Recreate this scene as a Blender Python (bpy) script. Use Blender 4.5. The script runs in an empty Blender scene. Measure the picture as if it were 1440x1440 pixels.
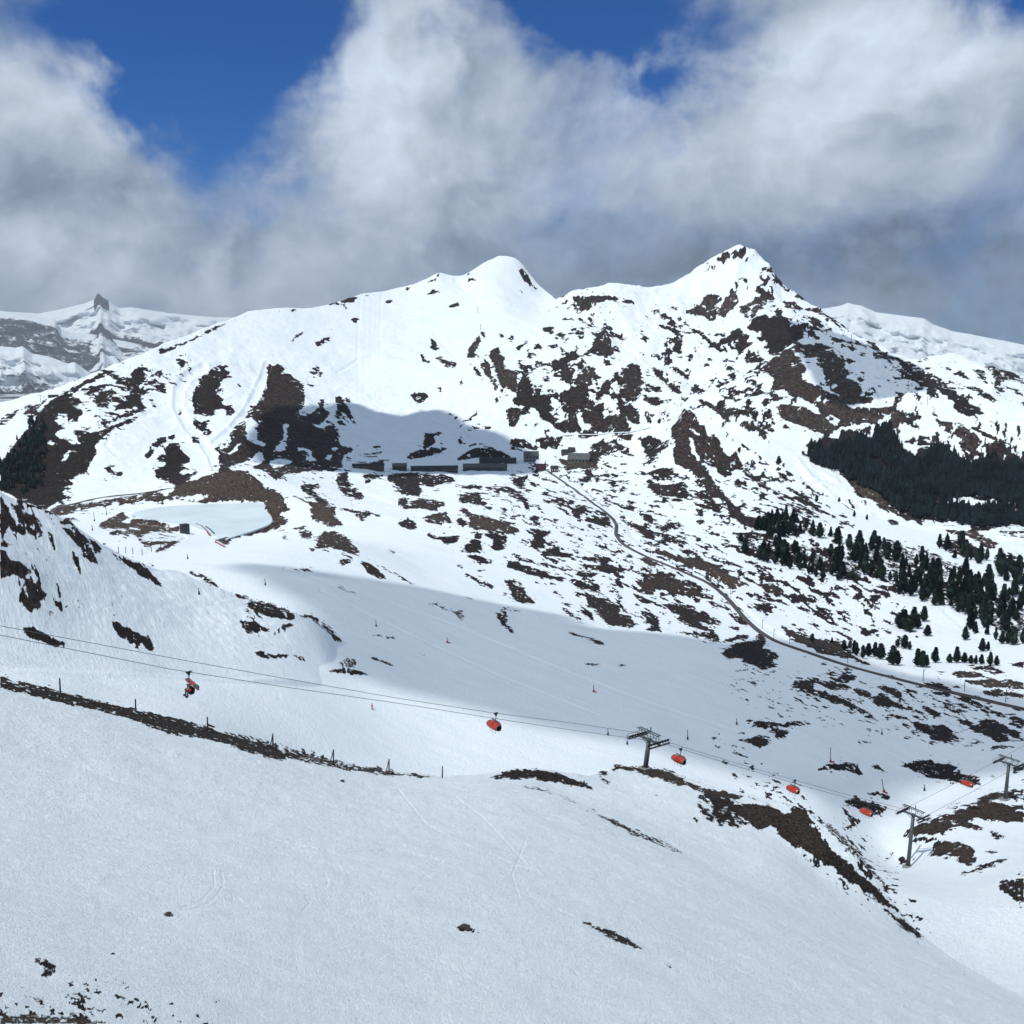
import bpy, bmesh, math, random
import numpy as np
from mathutils import Vector, Matrix
random.seed(7); RNG = np.random.default_rng(11)
scene = bpy.context.scene
COL = scene.collection
R = math.radians

# ------------------------------------------------------------------ camera
F = 1444.0                      # focal length in pixels of a 1440 px frame
PITCH = R(9.4)
CP, SP = math.cos(PITCH), math.sin(PITCH)
cd = bpy.data.cameras.new('camera'); cam = bpy.data.objects.new('camera', cd); COL.objects.link(cam)
cd.sensor_width = 36.0; cd.lens = 36.0 * F / 1440.0
cd.clip_start = 1.0; cd.clip_end = 60000.0
cam.location = (0, 0, 0); cam.rotation_euler = (R(90) - PITCH, 0, 0)
scene.camera = cam

# ------------------------------------------------------------------ sun, exposure
SUN_AZ = R(-124.0)              # compass angle from +Y, negative = to the west (left, behind)
SUN_EL = R(63.0)
SUN_DIR = Vector((math.sin(SUN_AZ) * math.cos(SUN_EL), math.cos(SUN_AZ) * math.cos(SUN_EL), math.sin(SUN_EL)))
sl = bpy.data.lights.new('sun', 'SUN'); sun = bpy.data.objects.new('sun', sl); COL.objects.link(sun)
sl.energy = 3.25; sl.angle = R(0.5); sl.color = (1.0, 0.975, 0.93)
sun.rotation_euler = (-SUN_DIR).to_track_quat('-Z', 'Y').to_euler()
vs = scene.view_settings
scene.display_settings.display_device = 'sRGB'
vs.view_transform = 'Standard'; vs.look = 'None'; vs.exposure = 0.01; vs.gamma = 1.0
vs.use_curve_mapping = False
scene.cycles.max_bounces = 5; scene.cycles.diffuse_bounces = 2; scene.cycles.glossy_bounces = 2
scene.cycles.transparent_max_bounces = 8; scene.cycles.volume_bounces = 0
scene.cycles.use_denoising = True
scene.cycles.caustics_reflective = False; scene.cycles.caustics_refractive = False

# ------------------------------------------------------------------ world: sky with broken cloud
class NT:
    """small helper to write node trees compactly"""
    def __init__(s, tree): s.t = tree; s.n = tree.nodes; s.l = tree.links
    def node(s, typ, **kw):
        nd = s.n.new(typ)
        for k, v in kw.items(): setattr(nd, k, v)
        return nd
    def put(s, sock, v):
        if v is None: return
        if isinstance(v, bpy.types.NodeSocket): s.l.new(v, sock)
        else: sock.default_value = v
    def math(s, op, a, b=None, c=None, clamp=False):
        nd = s.node('ShaderNodeMath', operation=op); nd.use_clamp = clamp
        for i, v in enumerate((a, b, c)): s.put(nd.inputs[i], v)
        return nd.outputs[0]
    def vmath(s, op, a, b=None, out=0):
        nd = s.node('ShaderNodeVectorMath', operation=op)
        s.put(nd.inputs[0], a); s.put(nd.inputs[1], b)
        return nd.outputs[out]
    def scale(s, a, k):
        nd = s.node('ShaderNodeVectorMath', operation='SCALE'); s.put(nd.inputs[0], a); s.put(nd.inputs[3], k)
        return nd.outputs[0]
    def noise(s, vec, sc, det=4.0, rough=0.5, dist=0.0, dim='3D', col=False, lac=2.0):
        nd = s.node('ShaderNodeTexNoise', noise_dimensions=dim)
        s.put(nd.inputs['Vector'], vec); s.put(nd.inputs['Scale'], sc); s.put(nd.inputs['Detail'], det)
        s.put(nd.inputs['Roughness'], rough); s.put(nd.inputs['Distortion'], dist); s.put(nd.inputs['Lacunarity'], lac)
        return nd.outputs['Color' if col else 'Fac']
    def smooth(s, v, lo, hi, a=0.0, b=1.0):
        nd = s.node('ShaderNodeMapRange', interpolation_type='SMOOTHSTEP')
        s.put(nd.inputs[0], v); s.put(nd.inputs[1], lo); s.put(nd.inputs[2], hi); s.put(nd.inputs[3], a); s.put(nd.inputs[4], b)
        return nd.outputs[0]
    def lin(s, v, lo, hi, a=0.0, b=1.0, clamp=True):
        nd = s.node('ShaderNodeMapRange'); nd.clamp = clamp
        s.put(nd.inputs[0], v); s.put(nd.inputs[1], lo); s.put(nd.inputs[2], hi); s.put(nd.inputs[3], a); s.put(nd.inputs[4], b)
        return nd.outputs[0]
    def mix(s, f, a, b):
        nd = s.node('ShaderNodeMix', data_type='RGBA')
        s.put(nd.inputs[0], f); s.put(nd.inputs[6], a); s.put(nd.inputs[7], b)
        return nd.outputs[2]
    def xyz(s, x, y, z=0.0):
        nd = s.node('ShaderNodeCombineXYZ')
        for i, v in enumerate((x, y, z)): s.put(nd.inputs[i], v)
        return nd.outputs[0]
    def ramp(s, v, stops):
        nd = s.node('ShaderNodeValToRGB'); s.put(nd.inputs[0], v)
        cr = nd.color_ramp
        while len(cr.elements) < len(stops): cr.elements.new(0.5)
        for el, (p, c) in zip(cr.elements, stops): el.position = p; el.color = (*c, 1)
        return nd.outputs[0]

def px_azel(u, v):
    a = (u - 720) / F; b = (720 - v) / F
    x, y, z = a, CP + b * SP, -SP + b * CP
    return math.atan2(x, y), math.atan2(z, math.hypot(x, y))

world = bpy.data.worlds.new('World'); scene.world = world; world.use_nodes = True
w = NT(world.node_tree); w.n.clear()
geo = w.node('ShaderNodeTexCoord'); D3 = geo.outputs['Generated']
sx = w.node('ShaderNodeSeparateXYZ'); w.l.new(D3, sx.inputs[0])
az = w.math('ARCTAN2', sx.outputs[0], sx.outputs[1])
el = w.math('ARCSINE', sx.outputs[2])
sky = w.node('ShaderNodeTexSky'); sky.sky_type = 'NISHITA'; sky.sun_disc = False
sky.sun_elevation = SUN_EL; sky.sun_rotation = SUN_AZ
sky.altitude = 2300; sky.air_density = 1.0; sky.dust_density = 0.3; sky.ozone_density = 3.0
# billowy domain warp
Dz = w.vmath('MULTIPLY', D3, (1.0, 1.0, 1.15))
wn1 = w.noise(Dz, 5.0, 5.0, 0.55, 0.2, col=True)
wn2 = w.noise(w.vmath('ADD', Dz, (3.1, 1.7, 5.2)), 17.0, 4.0, 0.6, 0.4, col=True)
warp = w.vmath('ADD', w.scale(w.vmath('SUBTRACT', wn1, (0.5, 0.5, 0.5)), 0.24),
               w.scale(w.vmath('SUBTRACT', wn2, (0.5, 0.5, 0.5)), 0.05))
AE = w.vmath('ADD', w.xyz(az, el), warp)
AEs = w.vmath('ADD', w.xyz(az, el), w.scale(warp, 0.45))
def blobs(coord, lst):
    tot = None
    for (u, v, ru, rv, amp) in lst:
        ca, ce = px_azel(u, v)
        q = w.vmath('MULTIPLY', w.vmath('SUBTRACT', coord, (ca, ce, 0)), (F / ru, F / rv, 0))
        d = w.vmath('DOT_PRODUCT', q, q, out=1)
        g = w.math('MULTIPLY', w.math('EXPONENT', w.math('MULTIPLY', d, -1.0)), amp)
        tot = g if tot is None else w.math('ADD', tot, g)
    return tot
# cover: where cloud stands before the blue
COVER = [(320, 40, 180, 110, -1.0), (400, 100, 110, 80, -0.6), (240, 95, 80, 70, -0.5), (100, 10, 150, 80, -0.75), (770, 10, 170, 75, -1.0), (860, 60, 120, 50, -0.6),
         (1400, -10, 90, 60, -0.9), (990, 60, 60, 60, -0.3), (50, 230, 150, 130, 0.8), (590, 130, 110, 190, 0.75), (1220, 110, 200, 120, 0.5), (400, 390, 500, 70, 0.4), (340, 200, 140, 60, -0.22), (1350, 470, 150, 40, -0.2)]
cov = w.math('ADD', 0.62, blobs(AE, COVER))
cn = w.noise(Dz, 8.0, 7.0, 0.64, 0.3)
cov = w.math('ADD', cov, w.math('MULTIPLY', w.math('SUBTRACT', cn, 0.5), 1.05))
alpha = w.smooth(cov, -0.05, 0.85)
# brightness of the cloud itself: sunlit heads, dull bases
LUM = [(525, 150, 70, 130, 0.30), (600, 60, 90, 90, 0.10), (1210, 70, 130, 80, 0.30), (1390, 110, 90, 70, 0.12), (890, 110, 45, 60, 0.26), (1000, 190, 180, 90, 0.14),
       (70, 130, 110, 60, 0.20), (20, 245, 80, 50, -0.13), (20, 320, 90, 50, 0.18), (1250, 165, 60, 40, -0.15), (1180, 205, 160, 60, 0.10),
       (900, 375, 300, 60, -0.17), (1280, 375, 260, 75, -0.20), (400, 385, 330, 75, 0.12), (1420, 290, 80, 60, 0.12), (1150, 425, 90, 30, 0.10), (1430, 465, 130, 30, -0.14),
       (430, 330, 260, 100, 0.05), (620, 250, 150, 90, 0.09), (690, 290, 60, 60, -0.08), (120, 390, 200, 60, 0.04)]
lum = w.math('ADD', 0.41, blobs(AEs, LUM))
sh1 = w.noise(Dz, 4.5, 6.0, 0.57, 0.3)
sh2 = w.noise(w.vmath('ADD', Dz, (-0.02, -0.01, 0.024)), 4.5, 6.0, 0.57, 0.3)
shade = w.math('MULTIPLY', w.math('SUBTRACT', sh1, sh2), 0.8)
lum = w.math('ADD', lum, w.math('ADD', shade, w.math('MULTIPLY', w.math('SUBTRACT', sh1, 0.5), 0.26)))
Dw = w.vmath('ADD', Dz, w.scale(w.vmath('SUBTRACT', wn2, (0.5, 0.5, 0.5)), 0.05))
def puff(off):
    n = w.noise(w.vmath('ADD', Dw, off), 10.0, 5.0, 0.5, 0.1)
    return w.math('ABSOLUTE', w.math('SUBTRACT', n, 0.5))
sh3 = puff((-0.012, -0.006, 0.014)); sh4 = puff((0, 0, 0))
lum = w.math('ADD', lum, w.math('MULTIPLY', w.math('SUBTRACT', sh3, sh4), 0.7))
lum = w.math('MAXIMUM', lum, 0.14)
ccol = w.mix(w.smooth(lum, 0.15, 0.65), (0.69, 0.97, 1.38, 1), (0.86, 0.995, 1.18, 1))
ccol = w.vmath('MULTIPLY', ccol, w.xyz(lum, lum, lum))
# everything is fed at the sky texture's physical scale and brought down by the Background strength
SKY_K = 0.09
skyc = w.vmath('MULTIPLY', sky.outputs[0], (0.0, 0.40, 0.90))
final = w.mix(alpha, skyc, w.scale(ccol, 1.0 / SKY_K))
bg = w.node('ShaderNodeBackground'); w.put(bg.inputs[0], final); bg.inputs[1].default_value = SKY_K
wo = w.node('ShaderNodeOutputWorld'); w.l.new(bg.outputs[0], wo.inputs[0])
world.cycles.sampling_method = 'MANUAL'; world.cycles.sample_map_resolution = 512

# ------------------------------------------------------------------ terrain: relief from surveyed points
def ray(u, v):
    a = (np.asarray(u, float) - 720) / F; b = (720 - np.asarray(v, float)) / F
    x = a; y = CP + b * SP; z = -SP + b * CP
    h = np.hypot(x, y)
    return np.arctan2(x, y), z / h           # bearing, tangent of elevation
def P(u, v, d):                               # a point at ground distance d along the line of sight u, v
    th, e = ray(u, v)
    return Vector((float(np.sin(th)) * d, float(np.cos(th)) * d, float(e) * d))

# value noise -------------------------------------------------------------
def _hash(ix, iy, seed):
    h = (ix.astype(np.int64) * 374761393 + iy.astype(np.int64) * 668265263 + seed * 1442695041) & 0x7fffffff
    h = ((h ^ (h >> 13)) * 1274126177) & 0x7fffffff
    return ((h ^ (h >> 16)) & 0xffff).astype(np.float32) / 65535.0
def vnoise(x, y, seed=0):
    x0 = np.floor(x); y0 = np.floor(y)
    fx = (x - x0).astype(np.float32); fy = (y - y0).astype(np.float32)
    fx = fx * fx * fx * (fx * (fx * 6 - 15) + 10); fy = fy * fy * fy * (fy * (fy * 6 - 15) + 10)
    a = _hash(x0, y0, seed); b = _hash(x0 + 1, y0, seed); c = _hash(x0, y0 + 1, seed); d = _hash(x0 + 1, y0 + 1, seed)
    return (a + (b - a) * fx) * (1 - fy) + (c + (d - c) * fx) * fy - 0.5
def fbm(x, y, oct=5, seed=0, gain=0.5, ridged=False):
    out = 0; amp = 1.0; tot = 0
    for k in range(oct):
        n = vnoise(x, y, seed + k * 17)
        if ridged: n = 0.5 - 2 * np.abs(n)
        out = out + amp * n; tot += amp; amp *= gain
        x, y = 1.62 * x - 1.18 * y + 3.1, 1.18 * x + 1.62 * y - 7.7
    return out / tot

# thin-plate fit in (bearing, log distance) ---------------------------------
S_SC = 0.55                                   # log distance counts a bit less than bearing
def tps_fit(pts, lam=1e-5):
    th, e = ray([p[0] for p in pts], [p[1] for p in pts])
    s = np.log(np.array([p[2] for p in pts], float)) * S_SC
    X = np.stack([th, s], 1); n = len(X)
    d2 = ((X[:, None] - X[None]) ** 2).sum(-1)
    K = 0.5 * d2 * np.log(d2 + 1e-12) + lam * np.eye(n)
    Pm = np.concatenate([np.ones((n, 1)), X], 1)
    A = np.block([[K, Pm], [Pm.T, np.zeros((3, 3))]])
    return X, np.linalg.solve(A, np.concatenate([e, np.zeros(3)]))
def tps_eval(fit, th, s):
    X, wgt = fit; n = len(X)
    q = np.stack([th.ravel(), s.ravel() * S_SC], 1)
    out = wgt[n] + q @ wgt[n + 1:]
    for i in range(0, len(q), 20000):
        d2 = ((q[i:i + 20000, None] - X[None]) ** 2).sum(-1)
        out[i:i + 20000] += (0.5 * d2 * np.log(d2 + 1e-12)) @ wgt[:n]
    return out.reshape(th.shape)
def catmull(xs, xq):                          # dense Catmull-Rom weights from uniform knots xs to xq
    n = len(xs); t = (xq - xs[0]) / (xs[1] - xs[0]); i = np.clip(np.floor(t).astype(int), 1, n - 3); f = t - i
    W = np.zeros((len(xq), n)); r = np.arange(len(xq))
    W[r, i - 1] += -0.5 * f + f ** 2 - 0.5 * f ** 3; W[r, i] += 1 - 2.5 * f ** 2 + 1.5 * f ** 3
    W[r, i + 1] += 0.5 * f + 2 * f ** 2 - 1.5 * f ** 3; W[r, i + 2] += -0.5 * f ** 2 + 0.5 * f ** 3
    return W

TH = np.concatenate([np.linspace(R(-44), R(-30.2), 24), np.linspace(R(-30), R(30), 1000), np.linspace(R(30.2), R(44), 24)])
def rings(segs):
    out = []
    for a, b, n in segs: out.append(np.exp(np.linspace(math.log(a), math.log(b), n, endpoint=False)))
    return np.log(np.concatenate(out))
SR = rings([(16, 36, 40), (36, 215, 420), (215, 420, 230), (420, 1250, 330), (1250, 3750, 640), (3750, 5200, 24)])
GT, GS = np.meshgrid(TH, SR, indexing='ij')

def layer(front, ridge, c_back=0.45, foot=None, c_foot=0.6, th_max=None, th_min=None, round_=0.03):
    """height field of one landform, as tan(elevation): a fitted front up to its crest, then falling away behind"""
    pts = list(front) + list(ridge)
    fit = tps_fit(pts)
    kt = np.linspace(R(-46), R(46), 150); ks = np.linspace(SR[0] - 0.1, SR[-1] + 0.1, 260)
    kT, kS = np.meshgrid(kt, ks, indexing='ij')
    E = catmull(kt, TH) @ tps_eval(fit, kT, kS) @ catmull(ks, SR).T
    rt, _ = ray([p[0] for p in ridge], [p[1] for p in ridge]); rs = np.log([p[2] for p in ridge])
    o = np.argsort(rt); sr = np.interp(TH, rt[o], rs[o])
    er = np.array([np.interp(sr[i], SR, E[i]) for i in range(len(TH))])
    d = np.maximum(GS - sr[:, None], 0)
    E = np.where(GS > sr[:, None], er[:, None] - c_back * d * d / (d + round_), E)
    if foot is not None:
        ft, _ = ray([p[0] for p in foot], [p[1] for p in foot]); fs = np.log([p[2] for p in foot])
        o = np.argsort(ft); sf = np.interp(TH, ft[o], fs[o])
        ef = np.array([np.interp(sf[i], SR, E[i]) for i in range(len(TH))])
        d = np.maximum(sf[:, None] - GS, 0)
        E = np.where(GS < sf[:, None], ef[:, None] - c_foot * d * d / (d + 0.05), E)
    if th_max is not None: d = np.maximum(GT - th_max, 0); E = E - 3.0 * d * d / (d + 0.02)
    if th_min is not None: d = np.maximum(th_min - GT, 0); E = E - 3.0 * d * d / (d + 0.02)
    return E, sr, (sf[:, None] if foot is not None else None)

# A: the near snow slope the gondola crosses
A_front = [(0, 1440, 36), (350, 1440, 40), (720, 1440, 46), (1080, 1440, 58), (1440, 1440, 92), (0, 1700, 24), (720, 1700, 30), (1440, 1700, 52),
           (0, 1250, 55), (350, 1250, 60), (700, 1250, 70), (1000, 1290, 84), (1200, 1330, 102), (1440, 1405, 128),
           (0, 1100, 85), (250, 1120, 88), (500, 1150, 92), (800, 1190, 96), (1000, 1230, 106), (1100, 1270, 112), (1250, 1320, 128),
           (100, 1010, 108), (350, 1060, 112), (560, 1100, 122), (680, 1105, 126), (800, 1128, 128), (900, 1170, 126), (990, 1216, 122),
           (800, 1115, 150), (900, 1135, 152), (1000, 1170, 148), (1100, 1215, 142), (1180, 1265, 140), (1250, 1300, 142),
           (870, 1100, 172), (950, 1105, 175), (1050, 1150, 165), (1150, 1220, 155)]
A_ridge = [(-300, 905, 110), (-100, 938, 116), (0, 960, 118), (80, 973, 121), (190, 998, 124), (290, 1024, 127), (385, 1049, 130), (470, 1071, 132), (545, 1084, 136),
           (620, 1090, 142), (680, 1088, 150), (720, 1081, 156), (770, 1082, 160), (825, 1090, 166), (870, 1077, 184), (907, 1081, 191), (950, 1088, 190),
           (1000, 1105, 186), (1050, 1117, 182), (1100, 1127, 178), (1135, 1140, 174), (1150, 1155, 170), (1200, 1195, 164), (1250, 1262, 156), (1290, 1310, 152),
           (1330, 1342, 150), (1440, 1402, 146), (1600, 1480, 142), (1900, 1620, 140)]
# C: the near hill on the left
C_front = [(-300, 930, 190), (0, 943, 194), (100, 943, 201), (180, 946, 211), (250, 950, 226), (350, 954, 244), (450, 960, 276), (450, 930, 300), (475, 914, 324), (500, 909, 347),
           (-300, 830, 205), (0, 850, 212), (100, 870, 225), (250, 885, 255), (350, 900, 275), (0, 770, 228), (100, 800, 245), (200, 835, 265), (300, 865, 285), (400, 890, 300),
           (450, 880, 320)]
C_ridge = [(-300, 560, 240), (-100, 640, 248), (0, 692, 258), (50, 712, 265), (100, 735, 275), (150, 768, 288), (200, 792, 300), (250, 802, 312), (300, 822, 322), (350, 842, 332),
           (400, 860, 342), (430, 866, 348), (470, 888, 352), (495, 905, 350)]
# M: bowl, plateau and the main mountain as one continuous ground
ZR = -178.0
def zpt(u, v, z):
    return (u, v, z / float(ray(u, v)[1]))
M_front = [(0, 985, 165), (0, 960, 183), (150, 1015, 172), (150, 972, 195), (300, 1050, 172), (300, 1015, 192), (300, 985, 213), (450, 1080, 205), (450, 1030, 225), (450, 995, 246), (600, 1100, 222), (750, 1102, 230), (850, 1092, 238), (950, 1106, 240), (1050, 1130, 245),
  (1150, 1175, 236), (1220, 1218, 225), (1275, 1214, 262), (1300, 1262, 200), (1360, 1340, 176), (1440, 1400, 160),
  (0, 945, 194), (100, 945, 201), (180, 948, 211), (250, 952, 226), (350, 957, 244), (450, 962, 276), (450, 932, 300), (475, 916, 324), (500, 910, 348), (525, 916, 352), (600, 1030, 262), (700, 1040, 265), (800, 1060, 262), (950, 1070, 272), (1050, 1090, 272), (1150, 1120, 268), (1220, 1150, 285),
  (1440, 1330, 185), (1400, 1230, 225), (1340, 1190, 256), (1440, 1220, 222), (1300, 1170, 272), (1415, 1119, 300), (1360, 1130, 294), (1440, 1112, 306), (1320, 1142, 288), (1380, 1160, 272), (1440, 1165, 272),
  (1280, 1130, 308), (1330, 1118, 316), (1400, 1104, 328), (1440, 1095, 334), (1230, 1120, 305),
  (480, 955, 295), (600, 970, 310), (700, 990, 305), (800, 1000, 310), (900, 1010, 315), (1000, 1040, 310), (1100, 1060, 310), (1200, 1090, 310),
  (300, 900, 330), (500, 900, 380), (600, 920, 385), (700, 930, 390), (800, 930, 410), (900, 950, 400), (1000, 960, 410), (1100, 990, 400), (1200, 1030, 375), (1300, 1060, 372), (1440, 1060, 375),
  (480, 850, 450), (560, 850, 500), (620, 846, 540), (690, 868, 530), (780, 885, 530), (870, 897, 540), (960, 908, 540), (1010, 920, 530), (1090, 930, 560), (1200, 955, 530), (1300, 985, 500), (1440, 1010, 480),
  (380, 790, 550), (460, 800, 560), (480, 760, 700), (600, 800, 700), (700, 830, 660), (800, 850, 660), (900, 870, 650), (1000, 880, 670), (1060, 890, 680), (1150, 915, 640), (1300, 950, 590), (1440, 975, 560),
  (600, 750, 920), (700, 760, 900), (800, 780, 880), (900, 790, 880), (1000, 800, 900), (1100, 850, 800), (1200, 900, 720), (1300, 920, 690), (1440, 930, 660),
  (700, 700, 1200), (800, 710, 1200), (870, 745, 1080), (950, 740, 1150), (1050, 760, 1050), (1150, 800, 950), (1250, 850, 850), (1350, 880, 800), (1440, 870, 820),
  (600, 690, 1350), (800, 670, 1550), (900, 690, 1400), (1000, 700, 1300), (1100, 720, 1200), (1200, 770, 1050), (1300, 800, 1000), (1440, 800, 1050),
  (480, 665, 1480), (600, 664, 1560), (700, 662, 1600), (760, 657, 1640), (820, 650, 1680), (540, 652, 1620), (640, 651, 1680), (720, 648, 1700),
  zpt(190, 727, ZR), zpt(250, 715, ZR), zpt(320, 709, ZR), zpt(390, 708, ZR), zpt(385, 728, ZR), zpt(390, 742, ZR), zpt(312, 757, ZR), zpt(250, 738, ZR), zpt(300, 730, ZR),
  (100, 745, 860), (150, 765, 780), (60, 723, 1200), (150, 705, 1280), (200, 697, 1290), (250, 680, 1270), (300, 666, 1265), (340, 663, 1270), (370, 672, 1250), (400, 700, 1120), (440, 700, 1150), (500, 700, 1250), (420, 760, 850), (250, 775, 760), (200, 760, 800),
  (-300, 700, 1450), (0, 690, 1420), (100, 695, 1380), (200, 685, 1400), (260, 662, 1480), (340, 656, 1500), (420, 654, 1520),
  (0, 645, 1560), (60, 600, 1680), (150, 600, 1650), (250, 600, 1700), (350, 600, 1720), (450, 600, 1780), (550, 610, 1850), (650, 612, 1850), (750, 620, 1830), (830, 615, 1850), (900, 622, 1720), (940, 612, 1680),
  (200, 530, 1950), (300, 530, 2000), (400, 530, 2080), (500, 530, 2180), (600, 530, 2200), (700, 530, 2180), (740, 545, 2080), (770, 530, 2180), (830, 540, 2080), (900, 560, 1960),
  (350, 470, 2250), (450, 470, 2350), (550, 470, 2450), (650, 470, 2480), (720, 470, 2480), (800, 480, 2400), (850, 475, 2430), (820, 455, 2600),
  (600, 430, 2650), (700, 420, 2700), (760, 440, 2700), (720, 385, 2850),
  (950, 640, 1540), (975, 610, 1600), (1000, 660, 1450), (1040, 660, 1480), (1080, 690, 1350), (1150, 720, 1260)]
M_ridge = [(-500, 660, 1750), (-250, 612, 1850), (0, 566, 1900), (60, 551, 1920), (110, 536, 1950), (160, 515, 2000), (200, 498, 2050), (250, 476, 2150), (300, 457, 2250), (350, 438, 2350), (400, 433, 2420), (440, 433, 2480), (470, 426, 2550), (510, 413, 2650),
  (560, 405, 2750), (600, 392, 2800), (620, 382, 2830), (638, 389, 2840), (655, 385, 2850), (680, 370, 2880), (700, 361, 2900), (715, 360, 2900), (727, 364, 2900), (738, 376, 2900), (750, 392, 2890), (765, 408, 2870), (780, 418, 2830),
  (800, 436, 2730), (830, 456, 2620), (848, 460, 2580), (870, 484, 2420), (895, 506, 2280), (930, 535, 2080), (955, 562, 1850), (968, 577, 1680), (985, 586, 1660), (1040, 620, 1580), (1090, 650, 1490), (1150, 688, 1400), (1200, 716, 1330), (1260, 738, 1250),
  (1320, 752, 1240), (1440, 765, 1230), (1700, 800, 1200), (2000, 860, 1100)]
# E: the right-hand peak and its wooded foot
E_front = [(1130, 645, 1850), (1200, 690, 1700), (1260, 728, 1500), (1300, 742, 1400), (1440, 757, 1340), (1600, 780, 1300), (1250, 660, 1850), (1350, 680, 1800), (1440, 690, 1750), (1600, 700, 1700),
  (1200, 620, 2100), (1300, 620, 2050), (1440, 620, 2000), (1600, 640, 1950), (1000, 585, 2420), (960, 545, 2650), (900, 495, 2850), (850, 462, 3000), (1050, 560, 2450), (1100, 600, 2200), (1110, 540, 2500), (1150, 560, 2400), (1180, 545, 2450), (1250, 560, 2400),
  (1350, 560, 2350), (1440, 570, 2300), (900, 450, 3080), (950, 470, 3000), (1000, 490, 2900), (1050, 500, 2830), (1100, 470, 2950), (1150, 500, 2780), (1200, 500, 2800), (1300, 535, 2600), (1000, 430, 3250),
  (1050, 430, 3200), (1090, 440, 3120), (1120, 445, 3100), (1042, 385, 3400), (1010, 390, 3400), (1080, 400, 3350), (900, 425, 3220), (960, 405, 3380), (840, 430, 3150), (1350, 525, 2650), (1300, 590, 2200)]
E_ridge = [(600, 560, 3200), (700, 490, 3250), (770, 432, 3300), (800, 416, 3300), (820, 406, 3300), (850, 401, 3330), (880, 402, 3350), (905, 406, 3380), (930, 402, 3400), (955, 392, 3430), (985, 375, 3470), (1002, 361, 3490), (1020, 350, 3500), (1042, 344, 3500), (1060, 352, 3490),
  (1080, 368, 3460), (1100, 395, 3420), (1115, 411, 3380), (1135, 424, 3320), (1160, 440, 3250), (1200, 467, 3120), (1250, 493, 2980), (1285, 506, 2900), (1340, 501, 2880), (1380, 511, 2850), (1440, 532, 2800), (1600, 580, 2700), (1900, 660, 2600)]
ea, _sa, _ = layer(A_front, A_ridge, 0.55, round_=0.02)
ec, _sc, _sf = layer(C_front, C_ridge, 0.75, c_foot=1.5, foot=[(-300, 930, 190), (0, 943, 194), (100, 943, 201), (180, 946, 211), (250, 950, 226), (350, 954, 244), (450, 960, 276), (480, 920, 320), (500, 909, 347)], th_max=float(ray(500, 905)[0]), round_=0.02)
em, _sm, _ = layer(M_front, M_ridge, 0.5)
ee, _se, _ = layer(E_front, E_ridge, 0.4, foot=[(600, 560, 2900), (850, 462, 2950), (960, 545, 2550), (1050, 590, 2350), (1130, 645, 1800), (1260, 730, 1420), (1440, 757, 1300), (1900, 800, 1250)])

# flat ice of the pond
rr = np.exp(GS)
def poly_mask(u, v, poly):
    poly = np.asarray(poly, float); inside = np.zeros(u.shape, bool); j = len(poly) - 1
    for i in range(len(poly)):
        xi, yi = poly[i]; xj, yj = poly[j]
        c = ((yi > v) != (yj > v)) & (u < (xj - xi) * (v - yi) / (yj - yi + 1e-12) + xi)
        inside ^= c; j = i
    return inside
def project(th, e):                           # where ground at this bearing and slope lies in the survey photo
    x = np.sin(th); y = np.cos(th); z = e
    fw = y * CP - z * SP; up = y * SP + z * CP
    return 720 + F * x / fw, 720 - F * up / fw

# small relief, rougher on the big slopes
n_big = fbm(GT * 26, GS * 26 * 0.9, 5, 3)
n_rid = fbm(GT * 40 + 9, GS * 22, 5, 31, ridged=True)
n_sm = fbm(GT * 120, GS * 90, 4, 57)
nm = (n_big * 0.004 + n_sm * 0.0016) * np.clip((GS - math.log(900)) / 0.7, 0.16, 1) * np.clip(1.0 - (GS - math.log(2100)) / 0.35, 0.45, 1)
nm = nm + n_rid * 0.0032 * np.clip((GS - math.log(1250)) / 0.4, 0, 1) * np.clip(1.0 - (GS - math.log(1950)) / 0.22, 0.18, 1)
em = em + nm
ee = ee + n_big * 0.006 + n_rid * 0.0055 + n_sm * 0.002
wc = np.clip((GS - _sf) / 0.16, 0, 1) * np.clip((float(ray(478, 890)[0]) - GT) / 0.07, 0, 1)
ec = ec + nm + (n_big * 0.006 + n_sm * 0.0028) * wc - 0.0004 - 0.006 * np.clip((GT - float(ray(436, 930)[0])) / 0.03, 0, 1) ** 2 * np.clip(1 - (GS - _sf) / 0.12, 0, 1)
ea = ea + n_big * 0.0045 * np.clip((GS - 3.5), 0, 1) + n_sm * 0.0014 + fbm(GT * 7 + 3, GS * 6, 3, 77) * 0.010 * np.clip(_sa[:, None] - GS, 0, 1)
def groove(e, path, wpx, depth, bank=0.35):
    # a track worn or rolled into the snow: a shallow trough with a low bank on either side
    uu, vv = project(GT, e); path = np.asarray(path, float); m = wpx * 2.5
    lo, hi = path.min(0) - m, path.max(0) + m
    sel = (uu > lo[0]) & (uu < hi[0]) & (vv > lo[1]) & (vv < hi[1]) & (np.abs(GT) < R(31))
    x = uu[sel]; y = vv[sel]; best = np.full(x.shape, 1e9)
    for (x0, y0), (x1, y1) in zip(path[:-1], path[1:]):
        L2 = (x1 - x0) ** 2 + (y1 - y0) ** 2; t = np.clip(((x - x0) * (x1 - x0) + (y - y0) * (y1 - y0)) / L2, 0, 1)
        best = np.minimum(best, np.hypot(x - x0 - t * (x1 - x0), y - y0 - t * (y1 - y0)))
    q = best / (wpx / 2)
    out = e.copy(); out[sel] = e[sel] - depth * np.exp(-q ** 4) + depth * bank * np.exp(-((q - 1.35) / 0.3) ** 2)
    return out
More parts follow.
